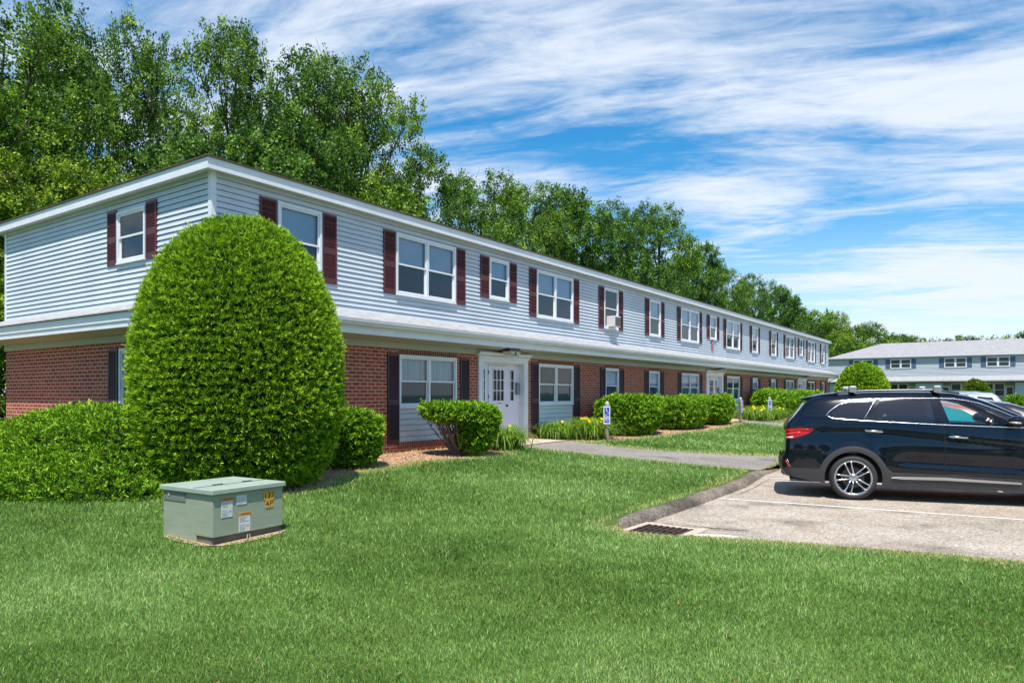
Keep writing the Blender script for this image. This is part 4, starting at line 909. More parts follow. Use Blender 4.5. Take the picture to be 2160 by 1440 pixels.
# car frame: x forward, y = side (near side is -y): shift so the near tyre face is at the origin line
sv=empty('body_frame'); bpy.data.objects.remove(sv)
top=[(-.98,.34),(-1.06,.44),(-1.08,.56),(-1.06,.67),(-1.02,.74),(-1.01,.95),(-1.02,1.13),(-.99,1.21),(-.93,1.29),(-.83,1.41),(-.735,1.53),(-.66,1.60),(-.57,1.655),(-.41,1.675),(-.20,1.70),(.16,1.725),(.42,1.735),(1.10,1.735),(1.42,1.72),(1.70,1.665),(1.93,1.58),(2.20,1.44),(2.40,1.33),(2.62,1.20),(2.80,1.125),(3.1,1.09),(3.45,1.02),(3.68,.92),(3.80,.75),(3.83,.55),(3.80,.35),(3.70,.26)]
bot=[(3.55,.24),(3.23,.24),(2.8,.24),(2.37,.24),(1.4,.235),(.46,.235),(0,.235),(-.46,.26)]
sh=lambda L:[(x+.17*min(1,max(0,(x-2.3)/.5)),z) for x,z in L]
top=sh(top); bot=sh(bot)
C=Car(suv,top+bot,top,.94,(1.33,1.17),[0,2.97],(.425,.355),.045,crease=[(-1.1,1.15),(-.69,1.15),(.13,1.16),(1.29,1.06),(2.36,.95),(3.8,.9)],kick=[(.4,.58),(1.29,.555),(2.4,.51)],rad=.07,tumble=.30)
chr_top=[(-.40,1.36),(-.34,1.43),(-.21,1.53),(-.02,1.585),(.35,1.625),(.72,1.64),(1.25,1.64),(1.45,1.635),(1.62,1.61),(1.80,1.565),(2.04,1.46),(2.22,1.37),(2.36,1.295)]
chr_bot=[(-.40,1.36),(-.30,1.315),(.0,1.29),(.35,1.27),(1.25,1.23),(2.10,1.205),(2.45,1.20)]
qg=[(-.33,1.365),(-.29,1.44),(-.17,1.525),(.0,1.57),(.35,1.605),(.15,1.305),(-.2,1.325)]
rg=[(.44,1.605),(.72,1.618),(1.12,1.618),(1.17,1.255),(.36,1.29),(.345,1.45)]
fg=[(1.27,1.618),(1.45,1.61),(1.62,1.588),(1.80,1.543),(2.04,1.437),(2.20,1.355),(2.36,1.255),(2.36,1.225),(2.10,1.225),(1.37,1.25)]
tail=[(-1.10,.96),(-.98,.958),(-.90,.97),(-.68,1.05),(-.60,1.11),(-.59,1.145),(-.77,1.152),(-1.10,1.13)]
clad=[('cladding',[(-1.12,.20),(-1.12,.47),(-1.0,.485),(-.90,.49),(-.52,.495)]+arc(0,.355,.515,163,22,24)+[(.56,.47),(1.29,.455),(2.42,.42)]+arc(2.97,.355,.515,172,17,24)+[(3.6,.45),(4.1,.45),(4.1,.20)])]
door_r=[(.17,1.285),(.09,1.19),(.06,1.12),(.065,1.05),(.11,.90),(.17,.78),(.30,.68),(.44,.56),(.52,.47),(1.285,.455),(1.285,1.10),(1.262,1.23)]
door_f=[(1.295,1.23),(1.295,.455),(2.27,.42),(2.33,.70),(2.36,1.0),(2.40,1.20),(2.1,1.205)]
C.panels([('qglass',qg),('rglass',rg),('fglass',fg),('tail',tail)]+clad+[('door_r',door_r),('door_f',door_f)],'body')
YO=.94+.0   # near side plane offset
for sd_ in (-1,1):
    C.part('body',sd_,'body_side',BP,suv); C.part('cladding',sd_,'cladding',PLA,suv,.006)
    dr_=C.part('door_r',sd_,'rear_door',BP,suv); df=C.part('door_f',sd_,'front_door',BP,suv)
    C.part('qglass',sd_,'quarter_window',GDK,suv,-.004); C.part('rglass',sd_,'door_window',GDK,dr_,-.004); C.part('fglass',sd_,'door_window',GCL,df,-.004)
    tl=C.part('tail',sd_,'tail_light',REDL,suv,.008)
    C.along([(-1.0,1.10),(-.85,1.115),(-.66,1.125)],.012,'light_bar',REDB,tl,sd_,.006); C.along([(-1.0,1.03),(-.9,1.055),(-.78,1.07)],.020,'light_bar',REDB,tl,sd_,.0); C.along([(-1.005,.985),(-.95,.985),(-.90,.995)],.014,'reversing_lens',WLENS,tl,sd_,.004)
    C.along([(-1.015,.60),(-.965,.495)],.010,'reflector',REDB,suv,sd_,.008); C.along([(-1.0,.62),(-.945,.50)],.006,'reflector_trim',CHR,suv,sd_,.008)
    C.along(chr_top,.009,'window_trim',CHR,suv,sd_); C.along(chr_bot,.009,'window_trim',CHR,suv,sd_)
    C.along([(.355,1.63),(.16,1.30)],.006,'pillar_trim',CHR,suv,sd_,.002)
    C.along([(.16,1.285),(.09,1.19),(.06,1.12),(.062,1.05),(.105,.90),(.165,.78)],.005,'door_gap',DARK,suv,sd_,-.001); C.along([(1.262,1.64),(1.264,1.23),(1.29,1.10),(1.29,.455),(1.29,.25)],.005,'door_gap',DARK,suv,sd_,-.001)
    # blacked out pillars
    for quad in ([(.36,1.625),(.435,1.605),(.35,1.45),(.36,1.29),(.19,1.295)],[(1.125,1.63),(1.265,1.63),(1.365,1.235),(1.175,1.24)]):
        bp=MB(); ys=C.y([p[0] for p in quad],[p[1] for p in quad])+.003; vs_=[(p[0],sd_*ys[i],p[1]) for i,p in enumerate(quad)]; bp.add(vs_ if sd_<0 else vs_[::-1],[tuple(range(len(quad)))]); bp.build('pillar_cover',BLKP,suv)
    # silver sill garnish
    g_=MB(); top_=[(.55,.385),(.70,.405),(1.29,.415),(2.30,.375)]; bot_=[(.55,.380),(.70,.362),(1.29,.368),(2.30,.345)]
    yt=C.y([p[0] for p in top_],[p[1] for p in top_])+.014; yb=C.y([p[0] for p in bot_],[p[1] for p in bot_])+.020
    for i in range(3): 
        q=[(bot_[i][0],sd_*yb[i],bot_[i][1]),(bot_[i+1][0],sd_*yb[i+1],bot_[i+1][1]),(top_[i+1][0],sd_*yt[i+1],top_[i+1][1]),(top_[i][0],sd_*yt[i],top_[i][1])]; g_.quad(*(q if sd_<0 else q[::-1]))
    g_.build('sill_trim',mat('satin silver',(.55,.55,.57),.3,.8),suv)
    for (hx_,hz,par) in ((.16,1.115,dr_),(1.33,1.045,df)):
        yv=float(C.y(hx_+.14,hz)); h_=MB(); h_.tube([(hx_+.0,sd_*(yv+.004),hz+.005),(hx_+.03,sd_*(yv+.035),hz+.006),(hx_+.14,sd_*(yv+.045),hz),(hx_+.25,sd_*(yv+.035),hz-.008),(hx_+.285,sd_*(yv+.004),hz-.012)],[.014,.018,.019,.018,.013],8); h_.build('handle',CHR,par,smooth=True)
        h_=MB(); h_.lathe([(0,-.006),(.05,-.004),(.055,.004)],16,'y',(0,0,0)); q=h_.build('handle_recess',BLKP,par); q.location=(hx_+.15,sd_*(yv+.0),hz-.012); q.scale=(1.3,1,.65)
    # mirror
    yv=float(C.y(2.2,1.26)); m=MB(); U,F2=ico(3); V=U*np.array([.125,.11,.085]); V[:,0]=np.where(V[:,0]<0,V[:,0]*.75,V[:,0]*1.15); V=V+np.array([2.19,sd_*(yv+.16),1.30]); mi=npmesh('mirror',V,3,np.zeros(len(V)),BP,suv,F=F2); mi.data.polygons.foreach_set('use_smooth',[True]*len(mi.data.polygons))
    m=MB(); m.tube([(2.30,sd_*(yv-.03),1.215),(2.24,sd_*(yv+.10),1.235)],[.03,.022],8); m.build('mirror_arm',BLKP,mi); m=MB(); m.tube([(2.105,sd_*(yv+.20),1.285),(2.15,sd_*(yv+.268),1.285),(2.22,sd_*(yv+.262),1.28),(2.30,sd_*(yv+.20),1.275)],[.012,.014,.013,.006],6); m.build('turn_lens',mat('mirror lens',(.75,.68,.60),.2,.4),mi,smooth=True)
    # roof rails
    m=MB(); yr=.60; m.tube([(-.30,sd_*yr,1.70),(-.2,sd_*yr,1.735),(.2,sd_*yr,1.765),(.9,sd_*yr,1.775),(1.3,sd_*yr,1.765),(1.55,sd_*yr,1.72)],.016,8); m.build('roof_rail',mat('rail grey',(.10,.10,.11),.3,.6),suv,smooth=True)
    for wx in (0,2.97): make_wheel(suv,wx,sd_,yv=.825)
    # headlight
    m=MB(); U,F2=ico(3); V=U*np.array([.20,.10,.085])+np.array([3.79,sd_*.72,.84]); h2=npmesh('headlight',V,3,np.zeros(len(V)),mat('headlight lens',(.6,.62,.65),.08,.3),suv,F=F2)
C.cross(top[:4],'rear_bumper',PLA,suv,.05); C.cross(top[3:9],'tailgate',BP,suv,.03); C.cross([top[8],top[9],top[10],top[11]],'rear_window',GDK,suv,.02); C.cross(top[11:20],'roof',BP,suv,.045); C.cross(top[19:24],'windshield',GCL,suv,.05); C.cross(top[23:28],'hood',BP,suv,.05); C.cross(top[27:],'front_bumper',PLA,suv,.06)
m=MB(); m.box((-.95,-.82,.26),(-.45,.82,.30)); m.box((.46,-.85,.26),(2.35,.85,.30)); m.box((-.5,-.62,.26),(.5,.62,.9)); m.box((2.3,-.62,.26),(3.3,.62,.85)); m.box((3.2,-.8,.28),(3.7,.8,.32)); m.build('underbody',INT,suv)
m=MB(); 
sp=[(-.78,1.632),(-.45,1.70),(-.2,1.735),(-.2,1.70),(-.45,1.665),(-.72,1.598)]
m.extrude(sp,'y',-.60,.60); m.build('spoiler',BP,suv,fix=True,bevel=.006)
m=MB()
for sd_ in (-1,1): m.add([(-.67,sd_*.60,1.61),(-.40,sd_*.615,1.665),(-.52,sd_*.64,1.575)],[(0,1,2)])
for x_ in (0.02,1.24):
    cb=MB(); cb.extrude([(x_-.045,1.79),(x_-.02,1.775),(x_+.03,1.775),(x_+.05,1.79),(x_+.02,1.802),(x_-.02,1.802)],'y',-.60,.60); cbo=cb.build('crossbar',BLKP,suv,fix=True)
    for sd_ in (-1,1): 
        e_=MB(); e_.box((x_-.055,sd_*.585,1.735),(x_+.055,sd_*.665,1.845)); e_.build('bar_foot',mat('satin silver',(.55,.55,.57),.3,.8),cbo,bevel=.018)
# interior
m=MB()
for (sx,sy) in ((1.35,-.38),(1.35,.38)): m.box((sx-.35,sy-.25,.55),(sx+.25,sy+.25,.68)); m.box((sx-.38,sy-.24,.68),(sx-.22,sy+.24,1.22)); m.box((sx-.36,sy-.12,1.25),(sx-.26,sy+.12,1.42))
m.build('seat',INT,suv,bevel=.03); m=MB(); m.box((2.1,-.75,.70),(2.55,.75,1.12)); m.build('dashboard',INT,suv,bevel=.03)
m=MB(); cw=Vector((1.98,-.36,1.16)); ax_=Vector((-.9,0,.42)).normalized(); e1=Vector((0,1,0)); e2=ax_.cross(e1); m.tube([tuple(cw+(e1*math.cos(t)+e2*math.sin(t))*.175) for t in [2*math.pi*i/28 for i in range(29)]],.014,6); m.tube([tuple(cw-e1*.17),tuple(cw+e1*.17)],.014,6); m.build('steering_wheel',INT,suv,smooth=True)
# car root sits under the near side: move everything so that the near tyre face is on the measured line
for ch in suv.children: 
    ch.location.y+=.94
# --- other cars -------------------------------------------------------
def sedan(loc,rz,paintm,label,top_,wins,wheels,W_=.88,name='parked_car',belt=(1.0,.95),rack=False,glass=GCL,step=.07,tailx=None,Rt=.33):
    o=empty(name,loc,rz,label,'car'); x1=top_[-1][0]; x0=top_[0][0]
    bt=[(x1-.1,.22),(wheels[1],.22),(wheels[0]+.5,.22),(wheels[0],.22),(x0+.1,.22)]
    c=Car(o,top_+bt,top_,W_,belt,wheels,(Rt+.05,Rt),step,tumble=.45,rad=.10); c.panels([('glass%d'%i,w_) for i,w_ in enumerate(wins)],'body')
    for sd_ in (-1,1):
        b=c.part('body',sd_,'body_side',paintm,o)
        for i in range(len(wins)): c.part('glass%d'%i,sd_,'side_window',glass,o,-.004)
        for wx in wheels: make_wheel(o,wx,sd_,Rt,Rt-.10,W_-.12,False)
        if rack: m=MB(); m.tube([(.1,sd_*.56,1.74),(.3,sd_*.56,1.78),(1.6,sd_*.56,1.78),(1.9,sd_*.56,1.74)],.02,6); m.build('roof_rail',mat('rail silver',(.6,.62,.64),.3,.8),o)
        c.along([(top_[3][0]+.03,.80),(top_[3][0]+.20,.83)],.05,'tail_light',REDL,o,sd_,.0)
    return o,c
salm=paint('salmon car paint',(.55,.20,.16),1.0,.3,.3)
tp=[(-.80,.30),(-.92,.45),(-.95,.70),(-.92,.95),(-.75,1.05),(-.45,1.15),(-.10,1.34),(.30,1.48),(.85,1.56),(1.35,1.54),(1.75,1.42),(2.15,1.22),(2.45,1.05),(2.9,.98),(3.3,.90),(3.55,.75),(3.6,.5),(3.5,.28)]
w1=[(.15,1.18),(.20,1.28),(.42,1.40),(.70,1.465),(1.0,1.48),(1.35,1.46),(1.66,1.37),(1.98,1.19),(2.1,1.10),(1.2,1.14)]
TEAL=glassmat('teal window glass',(.25,.95,.97),.03); _t=TEAL.node_tree; _o=_t.nodes['Material Output']; _l=_o.inputs[0].links[0].from_socket
_d=_t.nodes.new('ShaderNodeBsdfDiffuse'); _d.inputs[0].default_value=(.01,.36,.40,1); _m=_t.nodes.new('ShaderNodeMixShader'); _m.inputs[0].default_value=.55; lk(_t,_l,_m.inputs[1]); lk(_t,_d.outputs[0],_m.inputs[2]); lk(_t,_m.outputs[0],_o.inputs[0])  # opaque teal mixed in stands for daylight seen through the glass
p0=L2W(10.9+1.55,-10.75)
so_,c=sedan((9.37,14.44,0),R(-20+180),salm,'salmon pink rounded car seen through the windows of the black car',tp,[w1],[0,2.55],belt=(1.15,1.1),glass=TEAL)
c.cross(tp[:6],'rear_panel',salm,so_,.04); c.cross(tp[5:8],'rear_window',GCL,so_,.04); c.cross(tp[7:11],'roof',salm,so_,.05); c.cross(tp[10:13],'windshield',GCL,so_,.04); c.cross(tp[12:],'hood',salm,so_,.05)
teal=mat('teal glass light',(.02,.30,.33),.6)  # unused; teal meant for that same light behind the glass
tsuv=[(-.85,.32),(-.95,.5),(-.95,.8),(-.90,1.05),(-.80,1.30),(-.60,1.58),(-.45,1.66),(.2,1.70),(1.2,1.70),(1.7,1.62),(2.1,1.40),(2.45,1.13),(2.8,1.05),(3.3,.98),(3.6,.85),(3.68,.6),(3.6,.30)]
ws=[[(-.55,1.18),(-.42,1.50),(.25,1.55),(.25,1.16)],[(.34,1.16),(.34,1.56),(1.05,1.57),(1.12,1.14)],[(1.2,1.14),(1.14,1.57),(1.6,1.53),(2.2,1.16)]]
sil=paint('pale silver car paint',(.45,.55,.62),1.0,.3,.4); dkc=paint('charcoal car paint',(.02,.022,.026),1.0,.25,.2)
def suvc(loc,rz,pm,lab,rack):
    o,c=sedan(loc,rz,pm,lab,tsuv,ws,[0,2.7],.90,belt=(1.15,1.1),rack=rack,glass=GDK,Rt=.35)
    c.cross(tsuv[:5],'tailgate',pm,o,.03); c.cross(tsuv[4:7],'rear_window',GDK,o,.03); c.cross(tsuv[6:10],'roof',pm,o,.05); c.cross(tsuv[9:12],'windshield',GDK,o,.05); c.cross(tsuv[11:],'hood',pm,o,.05); return o
suvc((23.9,36.6,.08),R(-28+180),sil,'pale silver car with a roof rack parked farther down the row',True)
do_,c=sedan((11.85,16.75,0),R(-20+180),dkc,'charcoal car beyond the pink one, only its dark sloping roof showing',tp,[w1],[0,2.55],belt=(1.15,1.1),glass=GDK)
c.cross(tp[:6],'rear_panel',dkc,do_,.04); c.cross(tp[5:8],'rear_window',GDK,do_,.04); c.cross(tp[7:11],'roof',dkc,do_,.05); c.cross(tp[10:13],'windshield',GDK,do_,.04); c.cross(tp[12:],'hood',dkc,do_,.05)
# ------------------------------------------------------------------ far building
fb=empty('townhouse_row',L2W(76.4,5.1),TH-math.pi/2,'pale blue two storey row with grey shingle hip roof at the end of the lot','building')
# local x runs along its facade to the right of the picture, local -y faces the lot
FB=mat('pale blue siding',(.47,.51,.55),.6,build=noisy(.8,.05,0,40,(1,1,8))); FBL=mat('light blue wall',(.44,.53,.61),.6,build=noisy(1,.05)); FBS=mat('blue shutter',(.07,.115,.19),.6); FSH=mat('grey roof shingles',(.31,.30,.31),.9,0,.15,noisy(3,.22,.4,12,(1,1,4),8))
FLn=42.; 
m=MB(); siding(m,lambda a,o,z:(a,-o,z),0,FLn,3.50,5.55,.13,[]); siding(m,lambda a,o,z:(-o,a,z),0,9,3.5,5.55,.13,[]); m.quad((0,9,0),(FLn,9,0),(FLn,9,5.55),(0,9,5.55)); m.build('upper_wall',FB,fb)
m=MB(); m.box((0,1.2,.0),(FLn,8.9,3.4)); m.build('porch_wall',mat('porch grey blue',(.36,.38,.40),.7),fb)
for t in (-.2,8.3,16.6,24.9,33.2): MB().box((max(t,0),-.02,0),(t+2.35,1.19,2.88)).build('lower_wall',FBL,fb)
m=MB(); m.add([(-.6,-.75,3.0),(FLn+.6,-.75,3.0),(FLn+.6,-.75,3.10),(-.6,-.75,3.10),(0,-.0,3.52),(FLn,0,3.52),(FLn+.6,1.3,3.0),(-.6,1.3,3.0)],[(0,1,2,3),(3,2,5,4),(0,7,6,1)]); m.build('pent_roof',SHN,fb)
q=.28; rz=5.55; m=MB(); c=[(-q,-q,rz),(FLn+q,-q,rz),(FLn+q,9+q,rz),(-q,9+q,rz),(4.6,4.5,rz+1.75),(FLn-4.6,4.5,rz+1.75)]; m.add(c,[(0,1,5,4),(1,2,5),(2,3,4,5),(3,0,4),(3,2,1,0)]); m.build('roof',FSH,fb)
m=MB(); m.box((-q-.02,-q-.03,rz-.02),(FLn+q,-q,rz+.10)); m.box((-q-.03,-q,rz-.02),(-q,9+q,rz+.10)); m.build('gutter',GUT,fb)
def fwin(x,z,w_,h,y):
    m=MB(); t=.09; m.box((x,y-.05,z),(x+t,y,z+h)); m.box((x+w_-t,y-.05,z),(x+w_,y,z+h)); m.box((x+t,y-.05,z+h-t),(x+w_-t,y,z+h)); m.box((x+t,y-.05,z),(x+w_-t,y,z+t)); m.box((x+w_/2-.09,y-.05,z+t),(x+w_/2+.09,y,z+h-t)); m.box((x+t,y-.04,z+h/2-.03),(x+w_-t,y,z+h/2+.03)); o=m.build('window',WHT,fb)
    MB().quad((x+t,y-.02,z+t),(x+w_-t,y-.02,z+t),(x+w_-t,y-.02,z+h-t),(x+t,y-.02,z+h-t)).build('pane',mat('far glass',(.03,.04,.045),.15,0,.6),o)
for k in range(5):
    for c_ in (3.45,6.95):
        x=c_+8.3*k-.0
        if x>40: continue
        fwin(x-.95,4.38,1.9,.98,-.015)
        for sx in (x-1.38,x+.98): MB().box((sx,-.05,4.40),(sx+.40,-.015,5.36)).build('shutter',FBS,fb)
    for (a,wd) in ((3.0,1.8),(5.7,1.8)):
        if a+8.3*k<40: fwin(a+8.3*k,1.5,wd,1.35,1.2)
    for a in (2.3-.1,7.6-.1):
        x=a+8.3*k; 
        if x<40:
            d_=MB().box((x,1.13,.15),(x+.75,1.198,2.6)).build('door',WHT,fb); MB().box((x+.15,1.115,1.5),(x+.60,1.128,2.4)).build('pane',MATS['far glass'],d_)
# ------------------------------------------------------------------ trees
LF=[mat('tree leaves a',build=attrcol([(.010,.035,.004),(.055,.135,.008),(.15,.29,.018),(.34,.50,.06)],.20,.5,.25)),
    mat('tree leaves b',build=attrcol([(.008,.030,.006),(.040,.11,.012),(.105,.23,.022),(.24,.41,.06)],.20,.5,.25)),
    mat('tree leaves c',build=attrcol([(.015,.045,.004),(.085,.17,.008),(.22,.35,.015),(.44,.56,.06)],.22,.5,.25))]
TBARK=mat('tree bark',(.085,.065,.05),.9,0,.1,noisy(6,.35,.6,18,(1,1,.2)))
def make_tree(seed,H,Rc,crown0,nb,lm,leaf=.15,dens=1.0,droop=0.):
    """crown of many separate leafy sprays carried by limbs; returns (trunk mesh, crown mesh)"""
    q=np.random.default_rng(seed); rr=random.Random(seed); m=MB()
    lean=Vector((rr.uniform(-.05,.05),rr.uniform(-.05,.05),0)); T=[Vector((0,0,-.3))]
    n=9
    for i in range(1,n+1): t=i/n; T.append(Vector((lean.x*H*t+rr.uniform(-.12,.12),lean.y*H*t+rr.uniform(-.12,.12),H*.93*t)))
    m.tube(T,[.26*(1-.85*i/n)*H/16 for i in range(n+1)],8); cen=[]
    blobs=[]
    for i in range(nb):
        u_=(i+rr.random())/nb; t=crown0+(1-crown0)*u_; env=Rc*math.sqrt(max(.05,1-((u_-.42)/.64)**2)); a=i*2.4+rr.uniform(-.5,.5); d=env*(rr.uniform(.5,1.0) if i%3 else rr.uniform(.05,.5))
        p=Vector((d*math.cos(a)+lean.x*H*t,d*math.sin(a)+lean.y*H*t,H*t-.25*d*.4)); r=rr.uniform(.70,1.45)*(1.2-.3*u_)*Rc/4.6; blobs.append((p,r))
        tb=max(.12,t-rr.uniform(.10,.22)-.03*d); s0=T[0].lerp(T[-1],tb); k=int(tb*n); s0=T[k].lerp(T[min(k+1,n)],tb*n-k)
        mid=s0.lerp(p,.5)+Vector((rr.uniform(-.2,.2),rr.uniform(-.2,.2),rr.uniform(-.1,.35))); m.tube([s0,mid,p],[.07*H/16,.045*H/16,.018],5)
        for j in range(6):
            e=p+Vector(q.normal(size=3))*r*.55; m.tube([mid.lerp(p,rr.uniform(.3,1)),e],[.022,.008],4)
    P=[];O=[]
    for p,r in blobs:
        ns=int(31*dens*r*r/.9)+8; dd=unit(q.normal(size=(ns,3))); rad=r*q.uniform(.60,1.12,(ns,1)); c_=np.array(p)+dd*rad*np.array([1,1,.80]); P.append(c_); O.append(dd)
    P=np.concatenate(P); O=np.concatenate(O); k=34; n_=len(P)
    sb=np.clip(.45+.25*q.normal(size=n_),0,1)
    dv=unit(O+np.array([0,0,.35])+q.normal(size=(n_,3))*.3)
    t=q.uniform(-.5,1,(n_,k,1)); L=P[:,None,:]+dv[:,None,:]*t*.36+q.normal(size=(n_,k,3))*.115
    L=L.reshape(-1,3); b=np.repeat(sb,k)+q.normal(size=n_*k)*.12
    d=unit(q.normal(size=(n_*k,3))+np.repeat(dv,k,0)*.6); s_=unit(np.cross(d,q.normal(size=(n_*k,3)))); ln=leaf*q.uniform(.6,1.2,(n_*k,1)); w_=ln*.36
    VV=np.stack([L,L+d*ln*.5+s_*w_,L+d*ln,L+d*ln*.5-s_*w_],1).reshape(-1,3); rn=np.repeat(np.clip(b,0,1),4)
    tr_=m.build('trunk',TBARK,None,smooth=True); cr=npmesh('crown',VV,4,rn,lm)
    return tr_,cr
TP=[make_tree(1,17,5.2,.28,32,LF[0],dens=1.0),make_tree(2,16,5.0,.24,31,LF[1],dens=1.0),make_tree(3,17.5,5.8,.25,33,LF[0],dens=.92),make_tree(4,15,5.0,.18,32,LF[2],dens=1.1),make_tree(5,16,5.4,.15,38,LF[1],leaf=.18,dens=1.2),make_tree(6,10,4.6,.08,26,LF[0],leaf=.16,dens=1.2)]
proto_used=set()
def tree(px,q_,top_y,var,label,rz,sc=None,wide=1.0,group='oaks and maples behind the apartment building',s=None):
    r=(px-1080)/1516; P=(CO[0]+q_*DL[0],CO[1]+q_*DL[1]); t=(r*P[1]-P[0])/(DR[0]-r*DR[1]); Xx,Yy=P[0]+t*DR[0],P[1]+t*DR[1]
    return tree_at(Xx,Yy,1.7+(832-top_y)/1516*Yy,var,label,rz,wide,group)
def tree_at(Xx,Yy,H,var,label,rz,wide=1.0,group='oaks and maples behind the apartment building'):
    H0=[17,16,17.5,15,16,10][var]; k=H/(H0*1.02); o=empty('deciduous_tree',(Xx,Yy,0),rz,label,'tree',group)
    for pm in TP[var]:
        c=pm if (var,pm.name) not in proto_used else pm.copy()
        if (var,pm.name) in proto_used: scn.collection.objects.link(c)
        proto_used.add((var,pm.name)); c.parent=o
    o.scale=(k*wide,k*wide,k); return o
# placed in world metres (x right, y into the scene), height of the top
def tw(px,q_,top_y): 
    r=(px-1080)/1516; P=(CO[0]+q_*DL[0],CO[1]+q_*DL[1]); t=(r*P[1]-P[0])/(DR[0]-r*DR[1]); return round(P[0]+t*DR[0],1),round(P[1]+t*DR[1],1),round(1.7+(832-top_y)/1516*(P[1]+t*DR[1]),1)
spec=[(-90,16,90,2,.4,1.05,'tall dark tree cut off by the left picture edge'),
(50,17,22,0,1.2,.85,'tallest ragged oak at the far left above the side wall'),
(150,19,45,1,2.2,.62,'narrow oak just right of the tallest left one'),
(310,18,85,2,3.0,.60,'open crowned oak with sky gaps above the left roof edge'),
(478,18,60,0,5.1,.62,'pointed oak rising straight above the roof corner'),
(655,18,140,1,.9,.78,'rounded oak right of the pointed one above the roof'),
(762,17,140,2,1.9,.70,'oak whose right side branches reach out over open sky'),
(20,13,330,3,2.0,1.0,'low yellow green tree directly behind the left roof edge'),
(190,12.5,345,3,4.0,.95,'second yellow green tree behind the left roof slope'),
(560,14.5,260,4,4.6,1.0,'dense dark tree behind the roof just right of the corner'),
(360,14,280,4,.3,1.0,'dense green tree filling the gap left of the roof corner'),
(800,15,400,5,.6,1.0,'low bushy tree under the reaching oak branches'),
(905,19,348,1,2.6,.9,'first tree of the lower row, right of the big oaks'),
(1000,20,372,0,3.9,.95,'second tree of the lower row behind the roof'),
(1110,21,392,2,.2,.85,'slim topped tree above the paired upper windows'),
(1215,21,400,4,1.1,.9,'broad tree standing midway along the roof line'),
(1285,22,440,1,5.5,.9,'dark tree just left of the rounded crown midway'),
(1385,24,450,0,2.4,.95,'rounded crown rising above the middle of the long roof'),
(1455,26,528,4,4.4,.95,'mid sized tree right of the rounded crown'),
(1525,30,570,2,5.9,.95,'tree above the far half of the roof with dipping top'),
(1590,33,590,1,1.4,1.0,'distant tree left of the last roof trees'),
(1645,36,615,4,3.3,1.0,'distant dense tree near the end of the roof'),
(1700,36,655,5,.5,1.2,'small distant tree over the roof end, lowest there'),
(1752,38,660,3,2.9,1.0,'sunny green tree above the end of the brick building'),
(1810,44,690,5,4.1,1.5,'wide low tree left of the pale blue roof')]
for px,q_,ty,var,rz,wd,lab in spec:
    Xx,Yy,H=tw(px,q_,ty); tree_at(Xx,Yy,H,var,lab,rz,wd)
k=0
for i,(Xx,Yy,H) in enumerate([(a,b_,c_-1.1) for a,b_,c_ in [(55,114,11.0),(63,114,11.8),(70,111,11.3),(77,108,12.0),(83,104,12.4),(89,100,12.0),(95,98,12.8),(101,92,13.0)]]):
    nm=['leftmost','second','third','fourth','fifth','sixth','seventh','rightmost'][i]
    tree_at(Xx,Yy,H,5,nm+' of the dark trees showing over the pale blue building roof',i*1.3,1.6,'trees beyond the pale blue building')
# woods across the road behind the viewer: seen only as reflections in paint and glass
acc=[];acr=[]
for i,(Xx,Yy) in enumerate([(-34,-22),(-24,-30),(-13,-34),(-3,-36),(9,-33),(19,-36),(30,-30),(41,-27)]):
    src=TP[i%5][1].data; V=np.empty(len(src.vertices)*3,np.float32); src.vertices.foreach_get('co',V); V=V.reshape(-1,4,3)[::3]; a=i*1.1; M2=np.array([[math.cos(a),-math.sin(a),0],[math.sin(a),math.cos(a),0],[0,0,1]])
    ctr=V.mean(1,keepdims=True); V=(ctr+(V-ctr)*2.2).reshape(-1,3)@M2.T*np.array([1.2,1.2,.62])+np.array([Xx,Yy,-1.0]); acc.append(V); acr.append(rng.uniform(.1,.7,len(V)//4).repeat(4))
tag(npmesh('woods',np.concatenate(acc),4,np.concatenate(acr),LF[1]),'wood across the road behind the viewer','wood',kind='stuff')
